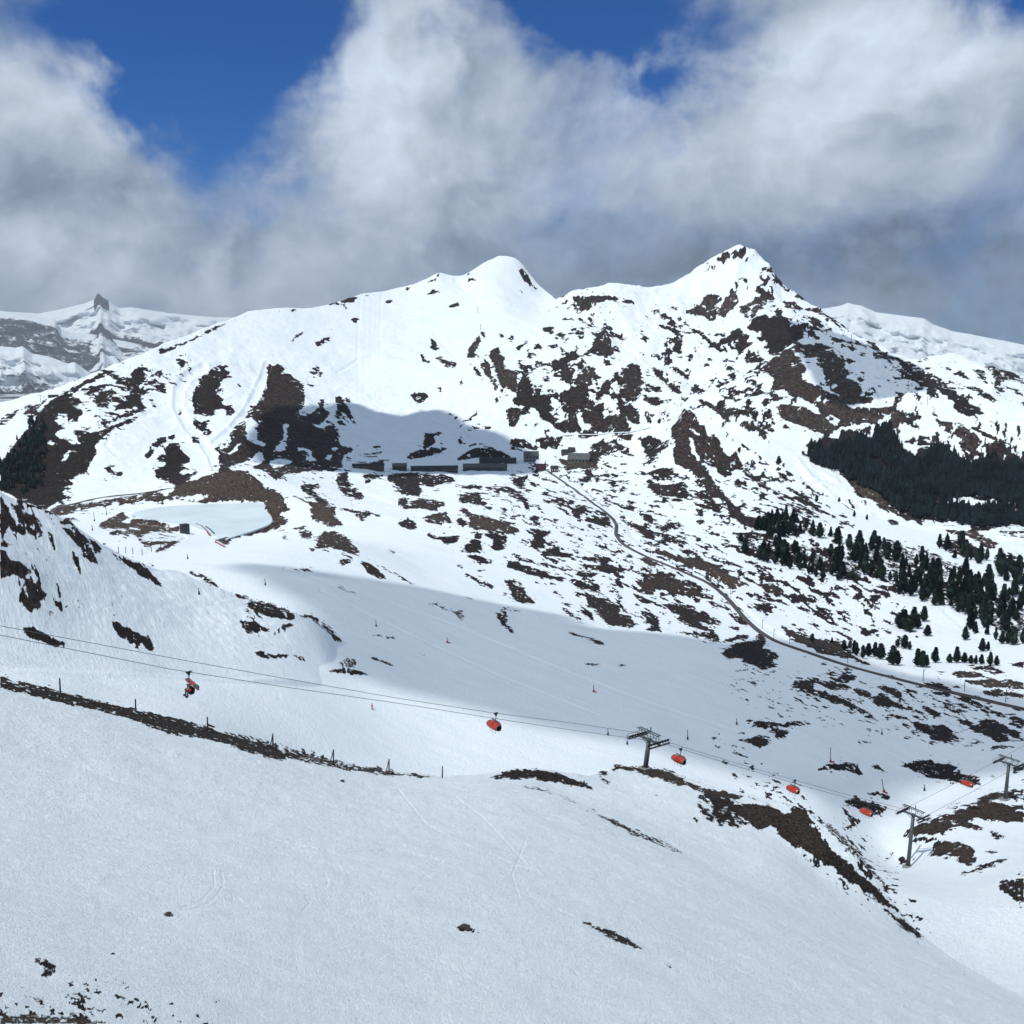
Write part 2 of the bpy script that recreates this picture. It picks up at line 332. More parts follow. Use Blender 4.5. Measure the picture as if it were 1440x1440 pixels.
for path, wpx, dp in [([(286, 518), (264, 528), (251, 548), (250, 572), (264, 598), (284, 618), (298, 640), (303, 655)], 13, 0.0016), ([(376, 514), (371, 530), (361, 552), (346, 580), (326, 604), (302, 624)], 11, 0.0014),
        ([(507, 418), (503, 470), (504, 562)], 4, 0.0003), ([(536, 416), (534, 470), (536, 562)], 4, 0.0003), ([(515, 418), (512, 560)], 3, 0.00016), ([(523, 418), (522, 560)], 3, 0.00016), ([(530, 418), (529, 560)], 3, 0.00016), ([(474, 524), (488, 516), (504, 505)], 4, 0.0007), ([(612, 470), (630, 492), (644, 505)], 6, 0.0007),
        ([(640, 395), (680, 430), (720, 450), (760, 470)], 6, 0.0006), ([(165, 640), (150, 625), (160, 605), (190, 590), (215, 580)], 7, 0.0008), ([(780, 615), (830, 611), (890, 607), (930, 595)], 6, 0.0014),
        ([(188, 724), (192, 733), (222, 736), (258, 744)], 4, 0.0012), ([(205, 714), (260, 710), (330, 704), (372, 704), (384, 718), (392, 736), (372, 748), (318, 762)], 4, 0.0012), ([(195, 735), (230, 740), (262, 756), (240, 768), (210, 772)], 4, 0.0010),
        ([(820, 684), (858, 716), (884, 734), (888, 752), (910, 770), (960, 792), (1010, 816), (1050, 860), (1075, 882), (1110, 900)], 7, 0.0012), ([(470, 672), (500, 690), (560, 712), (640, 745)], 5, 0.0008),
        ([(400, 800), (520, 838), (640, 880), (760, 930), (900, 985), (1040, 1030)], 5, 0.0010), ([(450, 830), (560, 885), (700, 950), (840, 1005)], 4, 0.0008), ([(1330, 860), (1360, 885), (1385, 905)], 7, 0.0010)]:
    em = groove(em, path, wpx, dp)
for path, wpx in [([(180, 1284), (250, 1280), (284, 1266), (302, 1246), (300, 1224)], 3.2), ([(190, 1289), (262, 1284), (298, 1267), (314, 1247), (312, 1227)], 3.2), ([(300, 1232), (356, 1241)], 3), ([(318, 1262), (336, 1266), (348, 1274)], 4), ([(0, 1180), (150, 1215), (330, 1232), (560, 1260)], 3),
        ([(430, 1262), (436, 1270), (424, 1282)], 3), ([(560, 1110), (600, 1160), (660, 1190), (760, 1230)], 3), ([(640, 1120), (680, 1150), (740, 1215)], 3), ([(380, 1180), (470, 1200), (560, 1195), (640, 1215)], 3), ([(700, 1240), (830, 1300), (960, 1330), (1120, 1400)], 3), ([(120, 1300), (300, 1330), (420, 1400)], 3),
        ([(1000, 1330), (1060, 1350), (1200, 1400)], 3), ([(500, 1340), (620, 1352), (700, 1400)], 3), ([(740, 1180), (720, 1230), (730, 1262)], 3), ([(456, 1228), (462, 1240), (456, 1250)], 3)]:
    ea = groove(ea, path, wpx, 0.0010, 0.5)
# the pond's surface stays level
um, vm = project(GT, em)
POND = [(183, 722), (225, 712), (290, 708), (365, 706), (377, 716), (386, 733), (372, 742), (330, 756), (312, 760), (290, 750), (262, 738), (230, 734)]
pm = poly_mask(um, vm, POND) & (rr > 700) & (rr < 1400)
em = np.where(pm, ZR / rr, em)

stackE = np.stack([ea, ec, em, ee]); own = stackE.argmax(0); e_all = stackE.max(0)
vis_max = np.maximum.accumulate(e_all, axis=1)
visible = e_all >= vis_max - 1e-4
U, V = project(GT, e_all)
def hit(u, v):                                # ground point seen along a line of sight
    th, e = ray(u, v); th = float(th); e = float(e)
    i = int(np.clip(np.searchsorted(TH, th), 1, len(TH) - 1)); f = (th - TH[i - 1]) / (TH[i] - TH[i - 1])
    col = e_all[i - 1] * (1 - f) + e_all[i] * f
    k = np.nonzero((col >= e))[0]; k = k[k > 5]
    k = int(k[0]) if len(k) else len(SR) - 1
    e0, e1 = col[k - 1], col[k]; t = 0.0 if e1 == e0 else np.clip((e - e0) / (e1 - e0), 0, 1)
    r = math.exp(SR[k - 1] + t * (SR[k] - SR[k - 1]))
    return Vector((math.sin(th) * r, math.cos(th) * r, e * r))
def ground_z(x, y):
    th = math.atan2(x, y); s = math.log(math.hypot(x, y))
    i = int(np.clip(np.searchsorted(TH, th), 1, len(TH) - 1)); f = np.clip((th - TH[i - 1]) / (TH[i] - TH[i - 1]), 0, 1)
    k = int(np.clip(np.searchsorted(SR, s), 1, len(SR) - 1)); g = np.clip((s - SR[k - 1]) / (SR[k] - SR[k - 1]), 0, 1)
    e = (e_all[i - 1, k - 1] * (1 - f) + e_all[i, k - 1] * f) * (1 - g) + (e_all[i - 1, k] * (1 - f) + e_all[i, k] * f) * g
    return float(e) * math.exp(s)

# ------------------------------------------------------------------ where the snow has melted (survey sheets: origin x, y, scale; then value, tone, outline)
SHEETS = [
((0, 480, 300 / 1440), """
1 .15 0,830 60,740 130,660 200,570 250,500 300,440 370,385 440,345 520,295 600,255 680,215 760,185 785,205 680,250 600,290 530,330 480,380 560,400 530,440 560,480 520,540 460,550 450,500 400,490 370,550 440,580 360,630 440,660 470,690 540,690 510,640 490,600 560,600 640,620 700,590 780,560 850,530 940,500 900,540 780,590 700,640 650,710 650,760 610,830 580,890 480,930 380,940 470,930 500,970 430,1000 440,1040 520,1050 400,1080 300,1140 200,1120 100,1050 0,1010
0 0 400,800 440,760 470,735 478,750 440,790 405,812
0 0 265,860 285,855 297,875 280,885
0 0 310,685 340,672 375,690 350,700
0 0 370,885 395,880 390,892
1 .2 570,360 640,315 720,295 720,315 650,345 590,365
1 .25 640,380 680,340 770,315 770,360 720,410 660,440 640,420
1 .2 770,285 830,240 880,245 870,205 940,170 1010,175 970,200 1000,215 960,240 990,255 940,290 950,330 1020,320 960,370 950,400 990,440 1015,440 960,470 940,470 905,430 870,480 830,490 760,520 690,560 680,575 760,545 830,520 930,490 935,460 880,455 760,470 780,430 840,400 870,360 900,310 840,300
1 .2 1000,390 1060,380 1040,405 1000,400
.85 .2 670,430 740,400 730,440 690,460
.9 .2 1010,235 1070,210 1060,235 1020,240
.9 .2 1110,225 1165,205 1150,225
.9 .2 1200,180 1245,135 1255,150 1215,185
.9 .2 1040,300 1120,285 1100,320 1050,325
.9 .2 1010,280 1050,245 1060,265 1030,285
.9 .2 650,545 685,530 685,545
1 .15 985,800 980,770 1020,700 1070,655 1130,640 1200,627 1160,665 1090,690 1040,730 1015,780
1 .1 1055,800 1070,770 1110,750 1100,720 1130,690 1200,680 1225,670 1215,700 1235,745 1290,790 1280,830 1220,830 1270,860 1200,890 1250,900 1330,865 1330,890 1260,950 1180,975 1130,950 1050,930 1040,860 1120,840 1110,825
1 .1 1285,650 1320,640 1350,670 1330,690 1295,680
1 .1 700,855 725,845 770,870 835,880 835,910 770,900 720,880
.9 .1 690,930 710,920 735,940 710,950
.9 .1 740,840 765,830 775,848
.9 .1 1205,455 1225,470 1225,505 1210,495
.8 .1 800,630 820,620 835,635 815,645
.9 .1 845,985 880,970 885,980
.9 .1 905,850 918,840 915,860
1 .55 290,1150 400,1110 560,1090 700,1070 850,1045 1000,1020 1100,1010 1090,1030 1000,1060 940,1080 880,1095 800,1110 770,1070 755,1110 620,1130 480,1165 350,1190
0 0 500,1140 540,1130 545,1165 515,1170
.9 .3 0,520 120,455 240,415 230,435 130,470 60,530 0,570
.8 .3 150,500 180,460 230,430 300,395 350,375 260,460 250,500 210,520
.7 .3 80,570 100,565 95,580
1 .35 400,1215 470,1190 530,1190 490,1220 440,1240 410,1230
1 .75 655,1240 690,1215 750,1190 830,1145 860,1180 900,1195 960,1200 1050,1210 1140,1235 1220,1250 1210,1290 1080,1280 1000,1295 940,1330 1000,1350 1130,1350 1230,1350 1150,1390 1060,1430 1040,1420 1140,1360 1010,1390 980,1395 930,1330 850,1270 760,1265 680,1260
0 0 805,1215 850,1200 900,1190 880,1225 830,1225
0 0 880,1255 960,1265 930,1275 870,1270
0 0 1070,1285 1150,1290 1180,1310 1110,1305
.9 .35 725,1290 790,1275 880,1285 930,1290 870,1305 760,1310
.9 .3 775,1350 815,1340 800,1358
1 .5 960,1080 1010,1060 1100,1030 1180,1000 1240,960 1320,930 1440,895 1440,980 1340,1020 1250,1050 1150,1070 1060,1090
.8 .3 1120,1020 1180,985 1300,960 1320,935 1280,940 1200,975
"""),
((240, 480, 300 / 1440), """
1 .2 150,380 160,330 200,260 240,210 290,170 350,160 410,170 360,185 420,205 370,225 430,240 350,270 330,310 300,340 350,380 330,400 340,420 400,430 435,470 410,505 370,500 370,460 310,455 290,500 250,510 200,490 150,500 150,430
1 .1 140,500 200,540 270,530 240,570 280,600 260,640 230,630 190,600 160,560
.9 .1 450,290 475,280 480,310 465,320
.8 .1 385,355 405,345 400,365
.9 .1 45,460 60,455 75,500 60,500
1 .1 140,650 165,640 200,660 185,690 150,680
1 .1 50,185 80,140 105,135 90,165 60,185
1 .3 650,170 670,150 690,165 720,150 780,180 740,215 800,210 820,245 890,270 910,320 900,380 905,440 850,485 900,500 950,480 980,450 1030,440 1070,500 1010,560 950,560 1010,590 1090,560 1130,600 1140,700 1230,715 1225,745 1160,780 1165,840 1120,870 960,880 830,890 760,900 710,940 650,890 590,860 540,850 620,810 640,760 560,780 500,820 440,840 400,870 330,890 320,830 330,760 300,720 400,620 420,585 490,530 560,450 620,360 650,270
0 0 485,535 540,515 585,560 570,600 590,670 640,690 620,705 560,690 520,670 510,600
0 0 590,540 625,530 610,548
0 0 755,570 775,548 795,560 780,610 790,670 775,730 740,745 700,735 730,690 760,670 765,620
0 0 330,710 360,660 400,625 415,660 390,710 340,730
0 0 395,765 430,720 470,690 450,730 410,770
0 0 665,840 680,810 730,785 830,810 740,845 690,850
0 0 850,725 900,710 935,730 960,770 985,795 930,815 920,790 940,760 900,730 870,740
0 0 1030,790 1060,770 1095,775 1070,790
0 0 1075,730 1110,718 1140,725 1100,738
0 0 410,840 500,820 560,780 600,740 620,760 560,810 610,810 520,845 400,860
0 0 690,255 702,250 702,265
1 .05 1105,375 1130,368 1160,385 1190,420 1220,490 1255,550 1230,550 1190,510 1160,480 1150,520 1100,510 1120,460
1 .05 1120,545 1150,535 1210,575 1130,565
.9 .05 1000,390 1035,385 1035,420 1070,410 1050,440 1010,430
.9 .1 1040,465 1080,470 1070,505 1030,500
.9 .1 955,170 990,165 1030,175 990,190 960,185
.9 .1 930,195 1020,195 1030,230 980,215
.9 .1 955,235 1000,230 1000,250 960,250
.9 .1 900,275 930,275 960,290 1020,295 940,310
1 .55 0,1020 70,960 200,920 300,890 420,870 510,870 570,920 620,960 640,990 740,1005 770,1080 780,1110 830,1150 750,1145 740,1160 800,1200 780,1215 700,1225 650,1180 640,1110 620,1085 500,1075 380,1085 200,1090 0,1065
0 0 70,1060 200,1020 265,1030 240,1060 180,1075
1 .35 770,1015 850,1045 930,1080 1020,1090 1110,1120 1230,1150 1330,1150 1440,1190 1330,1170 1290,1215 1240,1160 1110,1130 1120,1200 1170,1235 1060,1255 980,1205 930,1140 940,1100 860,1065
1 .7 940,1090 1010,1080 1090,1120 1110,1190 1170,1235 1060,1255 980,1205 930,1140
1 .2 870,970 1000,955 1010,1000 950,1000 1080,1100 1000,1085 920,1030 880,1000
1 .15 1110,940 1150,890 1200,880 1200,920 1170,950 1220,1000 1290,1020 1310,1050 1270,1070 1180,1040 1130,990
1 .15 1300,910 1380,895 1440,890 1440,910 1350,930 1310,970
1 .6 290,1340 420,1310 560,1270 700,1225 800,1215 740,1260 640,1290 480,1320 410,1345 380,1380 340,1360
1 .5 800,1260 890,1250 960,1280 950,1335 880,1330 860,1280
1 .5 930,1400 990,1380 985,1330 1030,1290 1100,1280 1170,1310 1230,1360 1280,1420 1200,1430 1090,1390 1000,1400 950,1425
.8 .2 735,1310 770,1300 800,1340 780,1350
1 .1 1360,710 1420,695 1420,720 1370,725
1 .1 1330,650 1350,650 1355,670
1 .1 1245,690 1280,700 1270,720
.85 .1 1245,760 1440,745 1440,760 1280,775
.85 .1 1235,805 1330,790 1300,805
.85 .1 1230,840 1440,800 1440,830 1260,855
"""),
((560, 440, 300 / 1440), """
1 .25 205,160 245,185 270,225 295,250 230,255 205,235 220,200
1 .2 135,275 170,280 185,310 225,325 200,340 165,325
1 .3 245,300 290,295 330,320 380,325 390,360 375,378 320,365 260,325
1 .45 460,305 470,245 510,200 545,140 555,190 550,230 520,270 515,305
.8 .2 550,130 570,110 595,130 585,180 565,170
.9 .2 430,340 465,325 465,340
1 .2 505,370 525,350 545,400 590,420 560,425 520,415
1 .45 555,350 590,310 620,370 650,430 685,520 650,520 600,420 560,380
1 .4 620,290 620,260 680,230 695,250 680,275 720,300 710,330 725,375 810,395 800,500 780,530 720,520 680,490 670,430 650,370
0 0 720,525 740,500 755,530
.9 .2 655,140 680,135 725,150 725,165 690,160
.9 .2 735,165 770,145 785,185 765,195
1 .2 790,250 805,220 850,195 900,185 840,215 830,255
.8 .2 855,275 900,260 950,275 940,290 880,290
1 .2 850,370 880,360 890,400 940,330 1000,345 920,390 880,430 880,480 920,520 930,560 980,540 1030,580 1050,640 1030,690 1090,710 1060,750 1160,810 1080,790 1020,740 950,710 940,660 920,645 860,630 780,620 760,590 800,550 810,480 840,430
1 .3 710,655 760,645 810,640 850,650 900,660 900,680 820,690 820,730 790,770 740,760 740,710
.9 .2 905,745 930,740 945,770 920,765
.9 .2 830,755 865,750 865,775
1 .15 80,545 120,535 180,545 215,570 140,620 110,595
1 .2 400,775 440,730 490,700 530,655 535,680 480,730 430,770
.9 .5 470,775 520,750 560,740 530,765 620,765 640,780 580,795 520,785
.9 .2 405,490 425,440 440,480 420,497
.9 .2 240,505 280,500 310,545 270,535
.9 .2 255,480 290,465 290,480
.8 .2 525,585 600,545 605,555
.8 .2 405,600 470,585 440,600
.9 .2 645,590 660,550 690,600 660,605
.9 .1 330,690 370,670 380,690 350,695
.9 .1 365,705 415,685 385,730
1 .05 175,855 185,805 305,805 300,820 250,830 250,880 190,920 170,910
1 .05 405,840 425,835 460,870 430,895 405,880
1 .05 50,985 90,945 170,920 220,930 280,905 340,920 250,960 170,980 80,990
1 .05 450,900 530,875 540,890 470,905
1 .08 430,960 470,925 540,905 620,915 700,940 770,970 770,985 650,985 520,980 450,985 400,1000 390,980
1 .1 760,860 800,845 850,850 880,880 920,900 960,940 880,920 820,915 760,880
.95 .1 750,905 790,890 800,910
1 .2 910,860 960,840 1040,835 1120,825 1090,880 1060,920 1010,900 990,930 950,905 960,870 920,880
1 .3 1100,390 1160,370 1200,370 1190,420 1140,490 1120,440 1100,440
1 .4 1200,440 1250,390 1260,360 1330,360 1335,410 1310,440 1310,510 1260,500 1240,460 1200,460
1 .25 1070,590 1110,515 1140,520 1120,560 1160,500 1240,500 1290,540 1290,600 1340,620 1380,580 1390,620 1370,680 1330,700 1300,650 1210,650 1210,700 1250,770 1240,810 1160,810 1060,750 1130,720 1130,680 1090,640 1100,600
0 0 1190,600 1210,640 1230,720 1280,790 1250,790 1215,720 1195,660 1180,610
0 0 1130,720 1150,670 1150,740 1165,770 1140,765
.9 .25 1330,540 1400,450 1440,440 1440,520 1390,560 1360,590
1 .3 1220,650 1300,660 1350,710 1440,690 1440,805 1380,810 1300,795 1260,730
1 .25 1200,830 1300,800 1360,820 1340,840 1230,845
1 .3 1010,360 900,365 960,345 1030,330 1110,300 1200,275 1280,280 1190,320 1110,345 1060,365
.9 .2 940,490 980,485 980,505 945,510
.9 .2 995,515 1050,515 1045,540 1010,535
.9 .2 1265,250 1310,220 1360,250 1360,290 1300,280
.9 .3 1320,200 1370,130 1390,90 1420,130 1440,200 1440,250 1390,220 1340,215
.9 .2 970,105 1030,90 1060,95 1040,150 990,130
.9 .2 1045,150 1100,125 1130,150 1125,180 1060,175
.7 .2 1180,110 1260,90 1250,130 1190,120
.9 .2 1090,15 1150,40 1130,45
1 .15 0,1090 40,1080 90,1075 160,1085 240,1095 310,1090 380,1110 375,1145 310,1140 290,1165 200,1175 140,1140 150,1190 155,1240 100,1235 30,1215 0,1200
1 .35 0,1250 50,1260 80,1280 130,1260 220,1260 320,1275 310,1310 250,1310 240,1340 180,1320 110,1320 50,1330 0,1300
1 .3 410,1240 450,1215 550,1215 560,1250 600,1285 590,1305 540,1290 460,1285 415,1280
1 .15 360,1155 440,1160 560,1160 570,1190 500,1195 420,1180
1 .25 585,1170 700,1170 770,1180 830,1230 870,1260 890,1310 860,1335 840,1300 830,1250 740,1220 690,1200 680,1235 655,1220 660,1190 600,1195
1 .1 760,1120 790,1105 830,1110 870,1085 880,1110 850,1150 860,1190 810,1175 770,1150
1 .1 890,1080 915,1040 950,1090 955,1125 920,1105
1 .5 160,1385 240,1355 330,1345 340,1380 370,1425 300,1400 290,1430 200,1420
1 .2 0,1410 60,1395 130,1420 110,1440 0,1440
1 .6 440,1350 520,1360 620,1385 760,1420 750,1440 500,1440 490,1400
1 .2 385,1400 440,1385 470,1430 420,1440
.9 .2 875,1385 910,1360 950,1385 940,1410 890,1405
.9 .2 1035,1385 1060,1380 1100,1405 1050,1410
.9 .2 955,1205 990,1220 990,1235
.9 .2 1085,1200 1130,1200 1185,1230 1120,1225
.9 .3 1020,1270 1070,1245 1130,1250 1130,1275 1190,1270 1150,1310 1100,1310 1080,1275
.9 .2 1170,1330 1200,1295 1240,1310 1270,1350 1220,1360
.9 .2 1250,1390 1380,1375 1440,1400 1440,1440 1330,1430
.9 .2 1200,1130 1240,1105 1310,1100 1310,1130 1230,1140
.9 .2 1320,1145 1350,1105 1360,1115 1335,1150
.9 .2 1370,1245 1400,1225 1440,1260 1430,1280
1 .55 1085,990 1120,1010 1140,1055 1250,1050 1330,1065 1350,1040 1330,1000 1300,985 1150,1000
.9 .2 1280,890 1330,880 1390,840 1400,890 1370,980 1350,1010 1300,960 1340,930 1290,910
"""),
((780, 400, 300 / 1440), """
1 .3 110,75 180,80 250,75 300,70 380,70 440,95 510,105 560,140 600,170 540,135 440,120 390,110 300,120 290,145 240,150 230,180 150,195 120,165 140,120
.95 .3 430,140 480,145 495,158 450,160
.95 .3 645,170 700,175 760,225 750,240 690,215 660,195
.9 .4 860,190 900,170 980,130 1000,80 1040,60 1090,70 1130,80 1110,150 1095,230 1070,260 1040,250 990,210 940,205
1 .5 1105,220 1120,140 1160,70 1180,60 1230,65 1250,110 1220,160 1180,180 1140,225
.7 .4 1240,180 1300,120 1400,70 1440,80 1430,130 1380,190 1310,250 1290,230 1260,200
.6 .3 760,150 840,150 830,190 780,175
.85 .25 1150,370 1180,320 1250,290 1270,330 1315,340 1310,380 1300,410 1310,430 1240,445 1190,440 1165,410
0 0 1190,400 1210,370 1240,400 1210,420
.9 .2 1280,500 1320,465 1380,490 1440,510 1440,530 1340,530 1290,525
.9 .3 1390,580 1440,530 1440,600
.9 .2 1300,290 1350,230 1440,190 1440,400 1370,380 1380,330 1320,310
.8 .3 260,390 330,280 370,330 380,380 390,440 410,470 350,500 300,480 250,420
.85 .2 210,440 250,420 300,440 280,465 215,465
.9 .3 445,560 510,540 560,540 590,580 600,640 590,700 570,780 540,800 490,790 440,760 440,700 430,630 470,600 445,580
0 0 455,680 490,710 530,700 555,675 545,705 500,720 465,700
.8 .25 580,730 640,760 700,750 740,800 680,820 610,800
.75 .25 640,540 700,570 740,620 800,660 860,720 840,750 760,690 690,640
.9 .3 300,700 340,640 370,660 360,740 320,770 290,740
.9 .3 410,830 440,810 530,815 570,860 580,940 540,950 480,900 450,850 420,860
.9 .3 290,890 350,880 420,890 470,900 520,960 500,1000 400,1000 330,990 290,940
.9 .2 590,1080 560,1040 620,1010 740,1055 755,1100 690,1140 690,1180 650,1190 610,1150
.9 .2 700,870 760,880 730,895
.9 .2 600,840 640,860 660,940 630,940 610,880
1 .35 780,1020 790,960 830,930 850,870 910,840 960,900 990,960 1060,1030 1130,1110 1200,1170 1300,1220 1345,1280 1310,1310 1260,1250 1190,1190 1200,1230 1130,1260 1160,1310 1100,1270 1060,1180 1040,1230 990,1190 1040,1270 1080,1330 1140,1390 1170,1440 1060,1440 1010,1370 980,1300 920,1260 870,1240 820,1220 800,1150 805,1060
0 0 905,1010 930,1050 960,1130 990,1190 960,1190 925,1120 910,1060
0 0 1040,1050 1090,1080 1170,1140 1090,1100
0 0 1015,1120 1040,1150 1050,1220 1030,1200
0 0 900,960 950,990 995,1035 950,1010
1 .3 620,1275 690,1250 810,1235 800,1270 700,1300 640,1290
.9 .2 820,1300 890,1285 930,1310 860,1320
1 .35 620,1360 660,1330 760,1360 850,1350 910,1390 890,1440 730,1430
.95 .25 950,780 1000,770 1100,820 1200,830 1330,850 1350,880 1290,900 1200,870 1170,950 1120,890 1040,830
.85 .2 1100,740 1170,750 1290,780 1240,790 1150,775
.85 .2 1150,720 1250,735 1240,748
.8 .2 950,690 1040,710 990,740 900,740
.9 .2 1270,970 1440,935 1440,990 1310,995
.85 .2 960,540 1050,530 1050,560 980,555
.85 .2 860,490 920,460 990,490 940,505
.8 .2 1170,580 1270,575 1240,590
.8 .2 650,410 780,390 890,340 870,375 800,440 830,400 760,405
.8 .2 710,465 780,460 785,480 730,480
.8 .25 200,1150 300,1090 400,1050 500,1100 550,1170 490,1150 430,1130 330,1160 280,1260 240,1240
.95 .55 20,1180 70,1240 230,1245 290,1250 280,1210 100,1185
.85 .2 230,1070 270,1080 260,1105 230,1100
.9 .3 400,1010 530,1000 520,1060 460,1050
.9 .2 170,1300 240,1290 255,1320 190,1330
.8 .2 330,1340 400,1320 510,1320 500,1335 360,1350
"""),
((1000, 340, 300 / 1440), """
.95 .4 0,130 40,100 60,70 130,65 140,110 80,155 60,120 30,200 0,170
.95 .4 150,95 190,55 235,40 225,90 170,105 155,140
.9 .4 205,180 230,100 300,80 290,95 250,105 225,170
.95 .35 340,180 390,170 400,130 350,100 310,90 370,120 430,190 470,240 500,300 460,260 410,200 350,200
.7 .3 360,290 440,300 400,320
.85 .4 350,370 380,350 425,385 410,405 370,395
.9 .4 560,370 590,350 650,405 600,400
.8 .35 480,430 520,400 600,440 720,440 800,480 880,540 960,590 1060,630 1140,690 1230,720 1220,725 1100,680 980,630 880,570 760,500 660,470 560,460
1 .1 310,660 350,600 260,570 260,540 310,500 360,520 440,490 500,510 560,560 650,540 680,580 700,610 740,650 700,660 630,600 630,650 560,670 500,720 430,765 380,760 390,720 345,715 380,680
1 .35 320,860 400,800 440,765 500,730 545,705 620,690 740,680 825,710 820,720 760,725 870,760 910,810 900,850 945,900 900,920 980,940 1025,1000 1000,1040 1090,1060 1080,1080 1010,1090 940,1110 880,1080 860,1040 820,1020 780,970 770,940 760,890 700,840 620,770 560,730 600,790 640,860 610,920 640,950 720,960 800,1020 740,1100 720,1120 650,1090 580,1070 470,1090 430,1040 400,1020 410,970 430,920 380,890
0 0 545,715 580,730 610,775 680,800 720,830 770,890 770,940 690,970 680,930 700,900 660,850 620,920 640,850 600,790 555,750
0 0 545,840 575,820 560,850
0 0 755,725 820,722 780,735
0 0 640,790 700,780 740,820 720,830
0 0 430,1010 500,990 510,1030 600,1060 700,1100 740,1170 690,1170 650,1130 560,1080 470,1090 440,1060
0 0 790,970 840,970 830,990
0 0 815,1020 880,1050 860,1055
0 0 700,1065 745,1040 755,1065 715,1075
0 0 570,675 690,660 740,665 640,678
1 .4 430,1100 520,1100 620,1110 740,1170 800,1210 850,1240 870,1200 820,1170 760,1190 720,1130 760,1080 860,1070 940,1120 1020,1110 1130,1120 1190,1110 1250,1120 1270,1160 1340,1190 1320,1220 1280,1240 1240,1290 1200,1200 1170,1180 1150,1230 1110,1240 1050,1225 960,1240 880,1250 830,1290 790,1310 690,1280 620,1250 520,1210 470,1190
0 0 1165,1180 1205,1175 1210,1225 1175,1215
0 0 940,1260 1020,1235 1110,1235 1100,1300 1070,1390 1030,1340 1000,1290
1 .1 1020,1270 1060,1245 1085,1265 1060,1285
.8 .2 100,650 140,600 200,580 240,620 260,680 190,735 130,720 100,690
0 0 130,680 170,660 180,700 150,705
.8 .2 225,780 290,740 320,780 370,800 340,820 240,820
.8 .2 310,970 350,920 350,980 330,1000
.8 .3 200,1210 290,1200 300,1240 340,1260 330,1290 240,1280
.8 .3 330,1240 440,1210 400,1280 340,1275
.9 .3 470,1240 510,1225 545,1270 520,1285
.9 .15 1090,740 1180,750 1290,800 1350,840 1440,880 1440,980 1400,960 1330,920 1280,890 1300,860 1260,810 1200,790 1100,790
.9 .15 960,660 1000,665 1070,715 1050,725 980,690
.9 .2 1020,1040 1080,1050 1090,1080 1030,1090
.8 .1 1180,1045 1250,1045 1230,1058
.7 .1 900,715 925,715 910,725
1 .02 650,1440 640,1370 700,1340 740,1330 760,1300 850,1330 880,1270 960,1260 1010,1300 1040,1360 1070,1380 1090,1310 1150,1290 1190,1240 1250,1300 1280,1400 1290,1440
.8 .2 1300,1350 1360,1320 1440,1310 1440,1340 1340,1370
"""),
((1180, 440, 260 / 1440), """
.95 .15 260,310 330,300 450,345 530,370 640,430 720,470 800,510 830,550 880,590 950,620 990,650 1010,700 1090,730 1110,770 1150,790 1060,800 1000,810 950,790 890,730 910,690 860,680 830,640 790,620 770,590 740,570 790,640 760,670 710,650 700,600 620,570 540,510 480,480 510,460 470,400 450,370 380,350 270,340
0 0 690,480 760,520 800,560 740,520
.9 .2 940,560 1040,570 1130,610 1220,650 1240,690 1210,710 1150,670 1060,620 980,580
.9 .2 760,415 850,430 880,460 950,440 1040,530 980,515 900,480 840,460
.9 .25 1030,430 1100,440 1140,470 1140,520 1180,570 1150,570 1090,510 1040,500 1070,480
.9 .25 1110,400 1200,405 1300,440 1440,500 1440,560 1350,520 1260,530 1240,570 1300,610 1270,620 1210,590 1200,500 1170,450
.9 .2 600,345 660,335 710,350 690,365 620,360
.7 .3 740,380 850,385 900,370 920,400 820,395
.9 .2 980,630 1030,650 1060,690 1030,680
.9 .2 1280,540 1370,590 1440,640 1440,660 1380,640 1340,580
1 .35 720,815 800,835 900,850 980,880 1060,940 1100,980 1110,1030 1060,1060 1130,1090 1140,1120 1060,1120 980,1070 920,1020 950,990 900,950 780,920 850,910 780,870
1 .3 980,870 1060,885 1150,930 1220,960 1310,1010 1300,1035 1220,1000 1120,960 1060,910
.9 .2 455,760 560,770 630,800 660,830 620,840 540,800
.9 .2 505,735 545,735 600,750 560,755
.9 .2 680,755 740,780 810,810 760,810
.9 .2 1100,820 1180,835 1260,860 1250,872 1180,855
.9 .2 570,970 640,950 770,970 740,980 620,990
.9 .2 480,1000 620,1000 860,1020 900,1060 820,1040 650,1030 500,1020
.9 .2 560,870 620,880 650,905 590,905
1 .2 1150,1010 1200,1010 1280,1060 1230,1065 1330,1070 1370,1120 1280,1110 1390,1160 1430,1220 1440,1260 1330,1250 1240,1220 1180,1180 1130,1150 1060,1150 1170,1120 1200,1060
.9 .2 1350,970 1440,985 1440,1000 1380,990
.9 .2 1390,710 1440,690 1440,720
1 .02 0,960 90,950 160,960 200,1030 240,1040 280,940 330,900 380,890 420,910 460,980 480,1060 530,1130 620,1190 680,1240 700,1200 600,1130 600,1060 680,1040 740,1060 800,1080 860,1090 960,1120 980,1180 1040,1210 1080,1160 1150,1210 1260,1230 1340,1250 1440,1270 1440,1440 300,1440 200,1330 100,1230 0,1170
1 .25 0,1180 100,1260 200,1340 310,1440 160,1440 60,1300 0,1250
.8 .3 120,210 170,220 235,280 200,275 150,240
"""),
